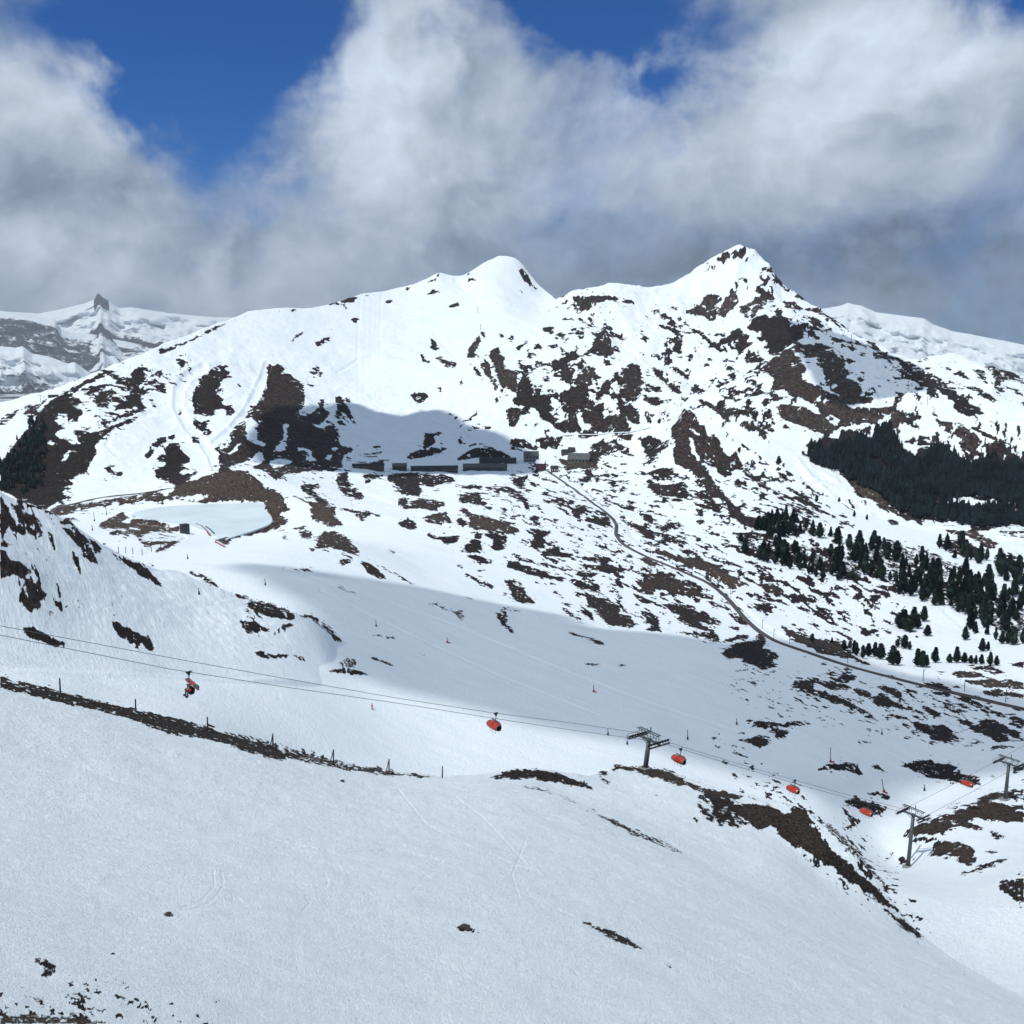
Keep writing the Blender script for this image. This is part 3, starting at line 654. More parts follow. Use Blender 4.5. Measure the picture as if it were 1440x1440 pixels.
((460, 640, 300 / 1440), """
1 .15 60,190 70,130 110,115 150,120 140,160 170,220 220,250 255,290 200,300 140,260 90,240
1 .1 245,130 330,125 400,125 360,150 300,165 250,195
1 .2 410,130 500,115 640,125 720,130 830,145 870,165 860,185 800,185 780,200 700,220 640,190 620,180 640,240 630,280 570,275 500,260 450,200 410,170
1 .35 475,290 530,295 580,320 620,290 720,300 800,320 790,350 740,355 750,385 680,370 600,360 540,370 490,340
0 0 530,305 565,330 555,340
1 .3 890,300 930,255 1030,250 1040,290 1080,330 1010,335 920,325
1 .15 840,195 900,200 1050,200 1050,235 960,235 880,215
1 .2 1065,210 1180,210 1250,220 1310,270 1350,300 1380,375 1340,360 1320,320 1290,280 1220,260 1170,240 1160,275 1140,260 1140,235 1070,240
1 .5 640,430 700,400 800,385 820,420 845,465 790,450 780,475 680,460
1 .25 480,450 540,430 610,455 600,505 540,500 510,480
1 .6 900,340 980,390 1090,420 1240,455 1230,480 1290,500 1300,520 1240,530 1160,500 1100,520 1040,500 1000,510 950,470 970,430 910,390
1 .2 865,440 900,420 950,450 930,500 890,480
1 .15 660,535 690,520 740,545 800,550 900,535 890,570 840,600 790,600 780,580 710,565
1 .15 850,630 920,640 930,600 990,560 1000,530 1050,525 1040,570 1030,600 1045,640 990,655 900,660
1 .15 1050,525 1140,520 1200,560 1220,545 1215,580 1190,600 1200,640 1140,645 1110,620 1120,580 1080,560
.9 .15 1055,655 1110,630 1120,645
1 .15 940,680 990,660 1050,690 1110,710 1130,745 1060,730 1000,710
.95 .15 860,740 890,735 935,765 890,765
1 .15 915,790 960,800 1000,830 1080,860 1130,890 1120,905 1060,885 990,850 930,810
.9 .15 1005,780 1050,765 1085,780 1030,795
1 .3 1200,840 1240,850 1270,880 1330,890 1350,950 1405,985 1395,1010 1320,995 1260,970 1240,920 1210,890
.9 .2 1165,935 1230,930 1250,945 1200,948
.95 .2 1215,830 1260,835 1335,880 1290,875
1 .25 1160,690 1210,700 1290,720 1340,755 1400,760 1440,780 1440,830 1350,800 1280,780 1210,760 1210,720
.9 .2 1260,690 1400,715 1410,730 1280,712
.9 .2 1355,430 1390,400 1430,415 1420,445 1370,445
1 .2 1400,525 1440,520 1440,630 1360,630 1390,590
.8 .3 700,630 790,665 770,665
1 .65 0,350 30,380 60,430 110,465 60,480 0,480
1 .5 0,520 60,520 110,555 160,590 225,655 180,668 110,640 40,640 30,610 0,620
.9 .3 60,730 100,700 170,700 170,720 110,745
.9 .1 0,320 30,345 170,370 300,390 400,410 430,420 300,400 180,400
.9 .4 170,375 290,390 280,420 240,445 200,410
1 .3 220,710 290,730 340,770 380,800 410,840 340,830 280,800 250,770
1 .15 350,745 420,780 490,810 540,850 620,880 560,870 500,840 450,805 390,780
.8 .2 380,615 440,650 475,670 450,672 400,640
.55 .1 30,880 100,880 200,930 215,945 120,930
.62 .1 640,1000 740,990 820,1040 920,1050 930,1120 880,1110 860,1070 760,1040
.8 .08 1140,1090 1170,1030 1215,1050 1220,1140 1275,1200 1230,1200 1180,1150
.9 .08 890,935 1000,968 980,975 920,955
.9 .15 1100,1000 1250,1035 1380,1080 1260,1055 1150,1020
.9 .08 1420,1095 1440,1095 1440,1120
.9 .1 210,1205 330,1210 440,1220 520,1245 400,1230 300,1220
.9 .1 500,1305 600,1325 720,1360 650,1350 570,1325
.75 .1 0,1140 40,1170 80,1230 120,1260 70,1265 30,1200
.62 .1 70,1400 130,1370 205,1370 200,1440 100,1440
.9 .1 290,1360 350,1370 420,1400 480,1440 400,1410 320,1385
"""),
((740, 640, 300 / 1440), """
1 .2 340,170 380,145 450,145 445,180 370,185
.95 .2 460,190 475,145 495,145 485,185
1 .25 815,130 860,100 930,85 1005,90 980,120 960,150 900,150 840,140
1 .3 820,215 890,200 970,210 985,270 930,280 860,250
1 .2 990,240 1040,200 1090,220 1100,290 1060,310 1000,280
1 .35 1110,30 1180,80 1250,170 1290,230 1350,270 1390,340 1330,330 1280,260 1200,180 1120,120
1 .3 1110,315 1200,330 1310,370 1320,395 1240,370 1130,340
1 .2 1130,260 1220,260 1290,320 1200,300 1150,290
.95 .2 1350,350 1440,360 1440,420 1370,380
.9 .2 990,345 1060,365 1130,405 1060,385
.9 .2 505,285 540,270 580,315 540,315
.9 .2 660,350 690,325 735,350 710,375
.95 .25 745,350 800,385 860,410 870,450 820,460 780,420
1 .3 680,460 720,450 800,490 850,520 885,560 850,570 780,530 700,490
.95 .2 870,500 920,480 960,450 1000,490 960,510 900,500
1 .2 900,575 950,530 1000,560 1080,600 1060,635 1000,600
.9 .2 980,515 1060,525 1130,560 1050,540
.9 .2 745,570 800,575 860,605 830,610 780,590
1 .6 850,640 950,645 1010,680 1080,690 1180,700 1310,750 1440,790 1340,780 1440,830 1440,900 1390,905 1330,850 1230,790 1120,760 1000,710 920,670
.9 .2 1010,640 1080,640 1170,665 1140,680 1060,660
1 .75 740,690 820,690 900,730 960,770 900,750 830,755
.9 .4 655,670 690,660 740,690 680,690
1 .2 160,310 200,285 265,295 260,320 320,310 280,355 230,340
1 .25 305,375 350,330 400,350 420,390 360,400 400,420 330,420
1 .25 385,430 480,420 530,440 555,490 480,470 420,445
.9 .2 500,410 550,415 580,460 540,445
.9 .2 220,240 270,245 325,275 270,265
.95 .2 165,430 190,415 235,445 200,450
.95 .2 10,430 60,400 90,420 80,445 30,445
1 .2 40,500 120,500 180,520 150,535 120,545 125,575 130,635 20,625 40,570 60,540
1 .25 90,660 150,630 220,620 235,650 310,665 320,685 240,695 160,685 100,680
1 .3 400,705 440,685 530,695 605,715 540,725 560,735 430,720
1 .3 345,745 450,740 560,735 620,750 650,770 700,770 690,745 725,755 715,780 620,790 645,830 560,800 450,770
1 .2 305,795 360,790 410,780 500,800 420,830 350,815
1 .2 75,735 120,725 200,745 280,760 240,772 130,755
1 .25 0,750 60,765 130,790 200,820 280,825 270,845 180,845 80,825 0,800
.9 .2 0,710 50,720 40,730 0,725
.9 .2 310,650 350,645 380,665 330,665
.9 .2 460,545 500,545 540,570 500,578
.9 .2 425,570 480,585 515,610 460,595
.9 .2 400,485 430,480 455,500 420,500
1 .2 320,875 370,850 440,880 500,920 490,935 430,915 350,895
1 .35 380,920 420,930 480,960 560,975 620,1000 640,1055 620,1075 700,1080 740,1155 700,1170 620,1160 540,1140 510,1110 480,1060 420,1010 410,970
1 .15 360,1025 390,1020 440,1070 470,1125 430,1115 370,1070
1 .15 220,1025 260,1030 320,1075 390,1110 350,1115 270,1070
.95 .15 160,900 200,920 270,975 240,970 190,935
.9 .15 260,995 290,1000 310,1030 280,1020
.9 .15 135,1040 160,1060 145,1060
.8 .2 540,870 600,855 640,865 620,885 560,885
.8 .2 600,950 650,940 650,965
1 .45 755,840 860,825 960,830 1090,850 1110,880 1190,930 1260,945 1270,975 1190,970 1100,950 1010,935 890,905 850,930 885,950 800,940 730,920 780,900 750,870
1 .4 810,800 900,785 1030,820 940,825 840,820
1 .3 900,1000 1000,1000 1100,1030 1190,1070 1260,1100 1330,1145 1260,1150 1190,1130 1140,1110 1200,1150 1290,1195 1200,1190 1120,1170 1060,1140 1030,1080 960,1040
1 .25 760,1040 830,1060 900,1100 890,1150 920,1190 850,1190 790,1180 840,1160 810,1110
.9 .2 720,980 800,970 880,990 830,1005
.95 .2 1240,1000 1330,1015 1420,1050 1350,1045
1 .05 980,1195 1060,1185 1160,1200 1270,1200 1300,1230 1310,1270 1240,1250 1160,1225 1070,1205
1 .05 1310,1335 1360,1300 1440,1270 1440,1370 1380,1375
1 .1 1310,1250 1440,1215 1440,1250
.9 .1 1340,1160 1440,1160 1440,1190
1 .1 1390,1090 1440,1080 1440,1140 1400,1120
.85 .05 270,1190 350,1205 430,1235 500,1250 550,1285 480,1280 400,1240 300,1215
.9 .05 365,1410 430,1400 540,1415 440,1425
.8 .05 590,1415 650,1405 705,1420 630,1430
"""),
((1000, 640, 220 / 1440), """
.62 .1 220,720 330,710 450,740 640,780 860,820 1050,880 1200,960 1400,1010 1400,1150 1180,1160 1050,1090 860,1050 640,970 400,930 240,850
.58 .1 330,600 460,640 600,570 760,600 880,660 870,720 760,780 600,740 440,690
1 .25 180,30 250,40 330,100 400,190 370,220 340,180 270,130 200,70
.9 .2 60,90 130,110 170,180 130,220 90,150
.9 .2 180,260 240,240 300,300 240,290
1 .25 0,230 40,280 110,330 160,400 210,470 280,510 320,560 380,570 450,620 480,690 420,690 340,660 250,610 160,530 110,440 60,340 0,300
.95 .2 0,460 60,470 110,530 60,530 0,500
.9 .2 120,560 170,570 190,620 140,600
.9 .2 80,610 140,620 220,665 150,645
.95 .2 80,805 130,805 180,850 190,880 120,845
.9 .2 0,700 70,720 60,740 0,725
1 .2 210,830 270,850 330,880 420,920 410,940 320,910 240,890
.9 .2 385,405 440,395 500,420 440,430
.9 .2 800,470 880,490 930,520 870,525
.9 .2 1130,560 1190,575 1200,590
.9 .2 1195,625 1240,605 1320,640 1320,675 1240,650
1 .75 0,1050 80,1080 170,1120 240,1140 310,1170 360,1190 290,1210 220,1230 170,1190 90,1140 0,1100
1 .3 0,985 80,1010 160,1050 240,1070 330,1110 200,1080 80,1045 0,1030
.95 .2 40,920 120,940 180,980 260,1010 340,1050 250,1040 150,1000
.95 .2 270,960 370,970 450,1010 520,1060 600,1140 560,1140 480,1060 400,1020
1 .4 410,1190 490,1180 600,1180 650,1220 700,1290 620,1310 540,1270 500,1270 480,1220
1 .2 690,1290 800,1290 860,1270 880,1310 1020,1350 940,1360 900,1380 780,1340
1 .25 870,1225 930,1230 1030,1260 1130,1270 1220,1330 1120,1310 1010,1300 930,1260
.95 .2 385,1300 500,1300 640,1330 680,1375 560,1350 430,1325
.9 .2 760,1130 800,1100 830,1120 900,1170 970,1200 920,1210 820,1170
.95 .2 1120,1245 1140,1180 1215,1200 1220,1230 1300,1250 1220,1255
.9 .2 1300,1290 1340,1260 1440,1310 1350,1335
.9 .2 1140,1340 1200,1355 1250,1395 1180,1370
.8 .2 390,1380 460,1370 560,1385 540,1440 420,1440
"""),
((1200, 640, 240 / 1440), """
.62 .1 380,1030 560,980 760,1060 900,1000 1100,1150 1300,1200 1440,1230 1440,1560 1250,1500 1050,1400 880,1330 720,1240 560,1120
.6 .1 20,780 150,760 300,700 420,760 600,780 760,880 900,920 1050,990 700,1060 380,1040 150,1040 40,900
.85 .05 690,710 780,720 960,720 1020,760 1150,850 1140,880 1000,870 860,840 740,790
.85 .05 1220,860 1300,830 1440,870 1440,1000 1330,960 1200,950
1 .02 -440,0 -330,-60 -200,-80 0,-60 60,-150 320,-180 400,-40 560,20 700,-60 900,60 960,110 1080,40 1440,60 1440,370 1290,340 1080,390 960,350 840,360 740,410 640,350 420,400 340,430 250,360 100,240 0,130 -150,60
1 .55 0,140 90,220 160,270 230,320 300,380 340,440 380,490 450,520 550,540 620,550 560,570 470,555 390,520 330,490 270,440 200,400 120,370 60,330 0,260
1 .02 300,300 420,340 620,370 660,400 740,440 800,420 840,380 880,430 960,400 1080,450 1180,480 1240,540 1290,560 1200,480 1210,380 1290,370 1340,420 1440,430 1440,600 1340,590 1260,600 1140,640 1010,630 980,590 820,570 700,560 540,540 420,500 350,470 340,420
0 0 800,570 960,570 980,590 860,580
1 .45 750,630 850,630 960,640 1010,620 1060,650 1140,700 1210,740 1180,800 1100,770 1020,720 960,680 870,680 820,660
1 .5 1150,640 1300,640 1440,630 1440,660 1280,665
.95 .4 1110,660 1250,680 1440,680 1440,700 1260,690
.9 .2 1330,770 1440,795 1440,805
1 .3 160,1105 260,1100 380,1110 420,1150 440,1190 360,1170 230,1130
.9 .2 280,540 350,540 400,590 320,600
.95 .1 100,1190 180,1180 240,1185 220,1270 170,1250
.9 .1 300,1220 360,1240 400,1280 350,1285
.9 .1 0,1170 40,1170 90,1200 40,1220
.9 .1 170,1300 195,1290 205,1330
"""),
((1000, 840, 220 / 1440), """
1 .25 190,170 260,170 330,220 360,250 350,275 260,250 210,220
1 .2 0,60 120,75 240,125 150,110 40,80
1 .35 0,180 80,215 120,250 60,260 0,230
.95 .1 130,265 210,270 265,310 200,295
1 .03 0,330 60,340 80,410 200,380 230,340 330,340 380,370 260,390 120,420 0,420
1 .6 410,390 430,320 520,390 470,400
1 .12 90,510 140,470 230,415 340,400 500,400 510,430 480,470 610,510 620,560 560,590 630,620 560,650 470,670 400,630 290,600 270,560 200,570 130,550
.95 .08 205,665 300,665 420,665 330,685 230,685
.85 .1 520,680 600,660 590,690 540,695
.85 .1 170,740 260,745 330,760 420,790 430,810 360,800 330,775 200,755
.85 .1 250,780 310,800 280,800
.8 .1 50,690 130,690 120,705 60,700
.9 .1 585,865 650,860 660,880 610,878
1 .45 620,260 700,270 770,320 840,350 920,380 1010,390 1110,400 1200,410 1270,460 1330,560 1280,570 1180,550 1090,530 970,510 940,470 850,440 770,410 700,350 650,290
.9 .2 760,280 830,280 910,315 850,320
1 .3 1080,300 1160,310 1240,340 1330,390 1280,390 1180,350 1110,325
.9 .1 810,535 880,540 890,555 840,550
.9 .1 940,600 1050,605 1110,620 1060,630
.95 .1 1190,640 1260,640 1330,680 1280,685
.9 .2 970,700 1060,690 1110,685 1240,710 1320,715 1350,740 1280,780 1200,790 1130,760 1220,730 1080,715
1 .3 720,810 790,760 880,760 980,765 1100,770 1180,800 1260,820 1310,860 1260,850 1120,830 1000,810 940,790 960,850 1060,880 1190,910 1270,960 1340,1000 1430,1050 1400,1065 1280,1020 1150,970 1010,940 990,910 890,880 850,840
.9 .15 710,840 760,835 780,850 730,855
.9 .15 790,885 880,905 850,915
1 .4 1330,840 1440,870 1440,930 1370,890
.95 .05 305,1140 350,1115 400,1135 350,1165 310,1160
1 .08 340,1200 400,1150 520,1135 560,1150 690,1150 760,1140 900,1145 935,1155 820,1190 740,1190 680,1200 620,1180 560,1210 480,1215 430,1190
.95 .2 480,1235 580,1210 740,1230 640,1245
.95 .15 570,1260 650,1240 725,1250 650,1310 600,1300
.9 .1 220,1250 330,1235 320,1260 240,1265
1 .35 190,1320 300,1300 390,1275 450,1265 560,1285 510,1310 540,1345 470,1380 390,1360 310,1330
.95 .05 0,1290 40,1270 80,1285 40,1315 0,1310
.9 .08 1070,1160 1110,1165 1160,1200 1130,1195
.9 .08 1190,1160 1280,1190 1230,1190
.9 .08 1340,1310 1440,1330 1440,1350 1390,1345
.95 .2 1370,310 1440,330 1440,370 1390,350
.85 .1 1150,190 1220,190 1250,215 1180,225
.85 .1 940,90 1010,90 1110,110 1080,145 1000,125
.85 .1 830,100 910,110 880,125
.9 .1 1310,150 1390,185 1350,180
.9 .1 350,50 420,60 540,130 520,160 430,130
"""),
((1200, 840, 240 / 1440), """
.95 .2 100,205 180,220 250,260 320,280 330,315 270,300 200,260
.9 .1 60,290 110,285 150,320 200,370 130,330
.9 .1 0,140 60,165 50,170 0,150
1 .6 820,650 880,620 980,620 1070,640 1130,660 1020,680 910,690
1 .7 950,705 1060,700 1180,690 1290,700 1440,720 1440,780 1330,760 1210,760 1130,770 1080,740 1000,740
1 .5 1070,790 1150,785 1240,770 1240,810 1300,795 1440,815 1440,865 1370,850 1290,830 1180,840 1100,815
.95 .3 980,590 1080,570 1200,590 1300,640 1240,650 1150,620 1060,620
.9 .2 690,610 760,625 820,645 720,640
.9 .2 600,640 700,660 630,660
.9 .2 370,620 500,660 420,650
.95 .1 0,500 80,530 180,580 100,570 0,540
1 .2 600,720 700,725 780,750 870,800 800,800 720,770
1 .2 600,780 720,795 850,825 780,835 680,810
1 .15 830,850 920,845 1040,880 1130,920 1200,960 1290,1010 1250,1020 1150,970 1060,920 940,880 870,865
.9 .12 720,880 780,890 900,940 1000,980 900,970 790,920
.85 .12 780,870 870,890 960,910 1060,960 1050,980 960,940 860,910
1 .2 860,1010 960,1040 1040,1080 1080,1030 1190,1030 1260,1070 1330,1110 1410,1150 1420,1190 1380,1200 1310,1150 1300,1190 1330,1210 1230,1230 1170,1200 1110,1170 1010,1140 960,1090 890,1060
1 .1 1310,1010 1370,995 1440,1030 1440,1110 1380,1060 1320,1040
1 .2 500,1080 540,1065 640,1090 690,1070 780,1090 840,1130 870,1180 950,1200 880,1215 750,1225 680,1200 600,1160 520,1110
1 .35 170,750 270,740 360,770 420,800 430,840 360,840 290,810 240,780
1 .3 120,860 180,820 250,805 310,850 390,900 450,930 480,900 510,950 600,970 540,970 440,950 360,930 240,910 160,890
.9 .25 530,930 600,925 660,950 680,930 730,970 730,1000 760,1020 680,1010 620,970
1 .3 0,900 60,930 130,970 180,1020 250,1045 170,1030 100,990 0,950
.95 .1 270,980 360,990 450,1010 490,1050 400,1030 310,1010
.9 .1 460,995 570,1010 500,1020
1 .4 0,760 80,770 150,800 130,850 60,840 0,800
.95 .1 1020,1220 1120,1225 1110,1245 1040,1240
.95 .1 1110,1280 1200,1255 1330,1255 1260,1280 1170,1290
.9 .1 30,1205 80,1230 100,1245 50,1235
.9 .1 80,1200 180,1235 150,1240
.95 .15 1240,540 1330,560 1440,540 1440,600 1340,580
1 .3 390,1430 520,1390 640,1375 700,1390 830,1420 880,1440 400,1440
"""),
((1000, 1000, 220 / 1440), """
1 .06 980,520 1060,490 1110,470 1180,480 1250,465 1350,490 1370,540 1395,580 1300,580 1200,560 1100,530 1000,545
0 0 1300,530 1330,530 1320,570
1 .15 1200,840 1260,810 1360,805 1440,830 1440,950 1380,900 1290,865
1 .15 1250,960 1300,955 1390,1020 1320,1060 1250,1110 1270,1050
.8 .3 0,720 140,750 280,770 420,800 560,830 700,850 820,880 910,930 900,950 760,880 560,840 300,800 100,770
.62 .3 0,770 120,800 240,850 380,850 520,850 600,880 420,900 250,900 160,950 260,1070 180,1000 60,900 0,900
.45 .3 0,900 150,930 350,1040 260,1080 100,1060 0,1040
.9 .3 100,960 130,950 270,1085 245,1090
.9 .3 20,930 50,925 110,1050 85,1060
.9 .3 190,960 225,955 360,1050 330,1060
1 .4 180,870 330,850 480,880 600,900 700,960 740,900 830,890 910,960 920,1020 970,1100 1000,1150 1080,1200 1140,1310 1240,1370 1330,1440 1060,1440 1000,1380 900,1310 850,1270 760,1240 700,1200 690,1170 640,1150 610,1080 540,1060 480,1090 400,1080 330,1010 220,930
0 0 640,860 720,880 700,950 660,920
.62 .2 950,990 1050,1030 1150,1080 1250,1150 1320,1220 1390,1310 1440,1390 1440,1440 1340,1350 1230,1290 1160,1190 1060,1090
.7 .2 1390,1360 1440,1400 1440,1440 1400,1400
"""),
((1160, 1040, 280 / 1440), """
.62 .25 0,610 90,670 200,750 270,830 200,830 100,750 0,660
1 .25 0,760 50,810 110,880 230,950 300,1000 380,1080 430,1130 520,1220 570,1290 500,1230 380,1160 300,1110 200,1050 130,990 60,940 0,900
.7 .2 250,870 320,900 380,960 430,1030 500,1140 430,1090 370,1010 310,950
.75 .2 130,1060 240,1100 340,1140 480,1240 620,1340 740,1430 690,1440 560,1380 500,1310 400,1200 260,1120
.9 .1 540,195 600,165 680,150 780,150 830,190 880,165 950,195 1000,240 1110,265 1140,335 1080,330 1000,330 880,295 740,270 640,235
.8 .08 330,190 380,175 430,220 465,240 430,245 370,215
1 .25 280,390 350,385 440,395 475,405 450,440 400,415 320,405
1 .1 125,460 180,430 270,435 310,450 400,440 350,460 460,495 400,535 350,560 290,515 190,490
1 .15 165,550 210,545 265,600 200,630 150,665 180,610
1 .5 540,720 620,650 720,600 820,560 930,535 1050,545 1100,590 1020,570 1060,600 1170,650 1080,660 1000,640 900,640 870,660 900,680 800,690 720,690 640,700
0 0 915,595 950,600 930,610
1 .5 900,515 1000,490 1060,460 1140,440 1240,450 1330,470 1440,480 1440,520 1380,510 1440,570 1440,600 1350,590 1290,610 1240,590 1180,600 1120,570 1050,550
1 .45 1080,440 1180,400 1270,380 1360,365 1440,360 1440,395 1330,395 1440,420 1330,430 1230,435
.85 .2 820,500 930,460 1080,420 1130,405 1000,450 880,490
.9 .3 560,700 650,730 700,710 900,715 860,720 760,740 640,750
1 .5 750,850 790,790 780,760 860,730 960,740 1060,775 1090,800 1080,840 1100,880 1050,920 990,900 950,850 880,830 820,830
.8 .2 1180,665 1240,660 1310,690 1320,730 1250,720 1200,690
.9 .2 1120,805 1200,800 1270,820 1200,830
.8 .25 940,990 1030,945 1120,910 1240,870 1350,840 1270,900 1150,940 1040,975 1000,990
.85 .3 1250,1080 1290,1030 1380,1010 1440,990 1440,1190 1390,1180 1330,1130
.7 .25 450,860 490,800 530,770 500,830 470,870
.9 .2 520,880 560,855 680,850 620,890 560,905
.85 .1 905,1200 950,1250 930,1240
.85 .1 1015,1290 1070,1340 1040,1330
.8 .1 920,1280 950,1300 930,1300
.85 .1 1370,935 1440,940 1430,955
.9 .1 1180,255 1240,250 1230,275
.9 .1 1390,300 1440,280 1440,305
.9 .1 1340,210 1440,180 1440,230 1370,250
.9 .1 1160,70 1270,45 1350,50 1220,75
.9 .1 1080,15 1170,20 1120,40
.8 .1 360,830 430,870 400,860
"""),
((0, 680, 260 / 1440), """
.74 .25 0,80 50,130 120,150 170,190 230,230 290,260 330,310 350,390 300,430 250,390 170,400 120,350 80,330 60,360 0,400
0 0 80,210 100,220 130,310 100,340 85,270
.8 .2 370,370 440,400 410,420 380,400
.85 .2 470,340 520,340 600,350 680,420 740,450 790,500 780,560 760,530 740,570 780,640 720,620 690,600 620,560 610,500 560,450 520,390
.8 .2 460,420 500,470 480,470
.75 .25 0,440 60,450 120,480 80,490 0,500
.84 .3 0,510 50,520 80,590 150,600 200,630 250,700 200,720 250,760 300,780 330,840 370,860 340,890 320,930 330,970 260,980 240,1000 180,970 150,910 160,840 180,750 100,710 0,740
.75 .15 330,960 400,990 430,1060 380,1020
.7 .1 170,530 220,540 265,580 220,565
.8 .1 490,950 520,940 520,975 495,975
.9 .1 170,1115 260,1110 340,1160 460,1210 520,1260 440,1275 350,1250 260,1220 190,1170
.85 .1 855,1080 930,1070 960,1110 1030,1140 1090,1170 1180,1220 1210,1270 1200,1315 1150,1300 1100,1230 1070,1280 1010,1230 930,1200 880,1130
.7 .1 970,1230 1060,1270 1130,1310 1090,1300 1000,1250
.85 .15 860,530 920,560 1000,590 1100,620 1180,690 1240,760 1275,810 1230,805 1180,750 1080,720 1030,660 950,630 900,580
.8 .15 1100,600 1200,630 1260,660 1180,645
.75 .1 840,940 890,950 860,955
.75 .1 820,970 860,985 840,990
.6 .1 1280,660 1440,690 1440,700 1300,680
"""),
((240, 760, 320 / 1440), """
.8 .15 100,195 180,205 260,250 330,300 290,300 230,270 160,230
.7 .15 330,310 400,330 480,350 550,380 450,380 390,350
.97 .25 470,400 540,380 620,395 710,425 780,460 800,490 760,510 680,500 600,480 530,450 490,420
.97 .1 435,505 480,510 540,520 600,550 640,580 580,580 520,585 460,560
.8 .2 690,540 760,520 800,540 720,560 660,600 640,590
.75 .15 810,490 850,460 920,480 1000,540 1050,590 1100,640 1050,650 1000,590 930,530 870,490 830,500
.97 .15 520,700 560,695 640,720 750,720 740,745 640,750 560,735
.75 .15 760,720 850,730 860,780 800,750
.8 .1 510,680 540,670 550,690
.8 .1 355,425 375,415 395,430
.7 .1 620,640 660,660 650,675
.75 .1 530,490 600,505 590,515
.6 .1 1080,760 1130,740 1180,750 1175,800 1120,790
.85 .1 990,825 1090,810 1200,825 1290,860 1180,855 1080,850
.85 .1 1260,740 1340,750 1440,800 1350,780
.9 .2 735,178 830,175 940,195 880,205 800,188
.8 .3 790,158 900,168 1010,187 900,180
"""),
((820, 980, 220 / 1440), """
.95 .55 240,680 290,625 400,630 520,650 640,655 740,665 820,700 900,740 1000,790 1120,830 1240,860 1440,900 1440,960 1300,920 1160,900 1040,850 960,820 870,800 780,770 680,745 590,730 480,690 340,665
.55 .3 480,700 620,750 760,790 900,830 1000,860 900,810 760,770 600,740
.75 .2 130,700 190,680 240,690 220,720 160,740
.7 .2 140,740 200,740 260,820 190,800
.8 .2 240,740 300,800 380,935 340,890 290,810
.42 .2 1040,890 1120,900 1300,930 1440,970 1440,1180 1380,1120 1290,1160 1180,1140 1070,1160 1100,1080 1050,1000
.95 .2 1050,890 1085,885 1150,960 1125,985
.95 .2 1110,890 1150,880 1230,980 1200,1000
.95 .2 1050,985 1085,975 1120,1050 1090,1075
.95 .3 1180,900 1230,895 1320,1000 1280,1020
.95 .2 1110,1040 1145,1030 1200,1130 1165,1150
.95 .2 1200,1010 1245,1005 1300,1130 1265,1160
.95 .3 1270,930 1330,925 1440,1040 1440,1100 1370,1050
.95 .2 1300,1050 1340,1045 1400,1160 1360,1180
.9 .2 1020,1120 1050,1110 1065,1165 1035,1175
.9 .2 1235,1120 1265,1115 1305,1190 1270,1195
.55 .15 450,840 560,880 680,900 740,950 700,950 600,900 500,870
.6 .15 760,890 840,890 800,900
.85 .2 0,750 40,790 120,865 60,850 0,820
"""),
((0, 1000, .5), """
.84 .32 -40,-105 80,-80 160,-60 260,-35 380,-5 480,15 560,35 620,55 700,70 780,95 800,120 850,125 780,140 700,115 620,90 560,75 480,65 400,35 300,5 200,-15 80,-45 -40,-75
.7 .3 800,95 900,125 1000,150 1100,165 1180,180 1100,182 980,168 880,150 800,130
.9 .2 1080,165 1180,178 1250,185 1170,186
.6 .1 940,195 980,195 970,205
.75 .1 80,700 110,690 160,710 150,745 110,750 120,725
.7 .3 0,820 40,830 20,840
.65 .3 50,795 130,810 120,820 70,805
.7 .2 185,790 230,790 265,810 240,815
.75 .2 190,845 260,860 240,870 200,860
.7 .6 0,860 60,850 150,860 300,870 300,900 0,900
.85 .05 1280,605 1300,600 1330,610 1350,625 1300,620
.75 .1 450,568 480,565 510,578 480,578
.7 .1 585,815 620,815 625,825
.75 .1 305,683 320,683 318,690
.65 .2 430,858 450,858 445,866
.6 .1 40,592 70,598 55,600
.5 .1 410,660 450,668 430,672
.5 .1 470,772 500,778 485,782
.65 .1 520,868 560,874 540,880
"""),
((720, 1000, .5), """
1 .25 -70,185 0,165 80,165 150,180 200,200 235,222 160,205 60,190 -40,190
.7 .15 0,200 80,215 160,245 240,285 300,310 360,340 430,370 500,410 550,435 480,405 410,375 340,350 270,310 200,270 120,235 40,215
.75 .3 175,590 220,595 290,620 350,655 380,680 330,665 280,645 240,615
.7 .1 400,690 440,710 500,748 450,725
.6 .1 105,695 170,730 230,765 180,745
.6 .1 130,590 165,600 150,602
.7 .08 690,505 710,520 700,522
.7 .08 765,550 785,560 775,562
.6 .1 640,455 655,465 645,466
.55 .1 250,815 320,840 290,835
.55 .1 360,855 400,880 380,872
"""),
((460, 340, 500 / 1440), """
.95 .3 0,250 50,235 110,220 150,215 80,245 20,258
.8 .3 150,215 180,213 170,225
.8 .3 310,190 350,175 345,190 320,205
.95 .35 400,175 440,140 470,120 450,150 420,172
.8 .3 395,225 430,190 470,205 420,215
.9 .3 230,240 250,230 272,238 250,248
.85 .3 490,260 530,242 535,262 500,272
.85 .2 590,120 550,140 580,150 640,155 560,165
.95 .2 775,110 795,105 820,150 860,200 840,195 800,165
.7 .2 860,180 900,215 880,205
.9 .2 90,320 110,305 138,315 120,330
.8 .2 0,390 25,385 10,402
.8 .2 10,355 40,345 25,362
.8 .2 50,295 75,292 65,300
.8 .2 360,330 372,340 365,355
.6 .2 260,195 285,190 270,202
"""),
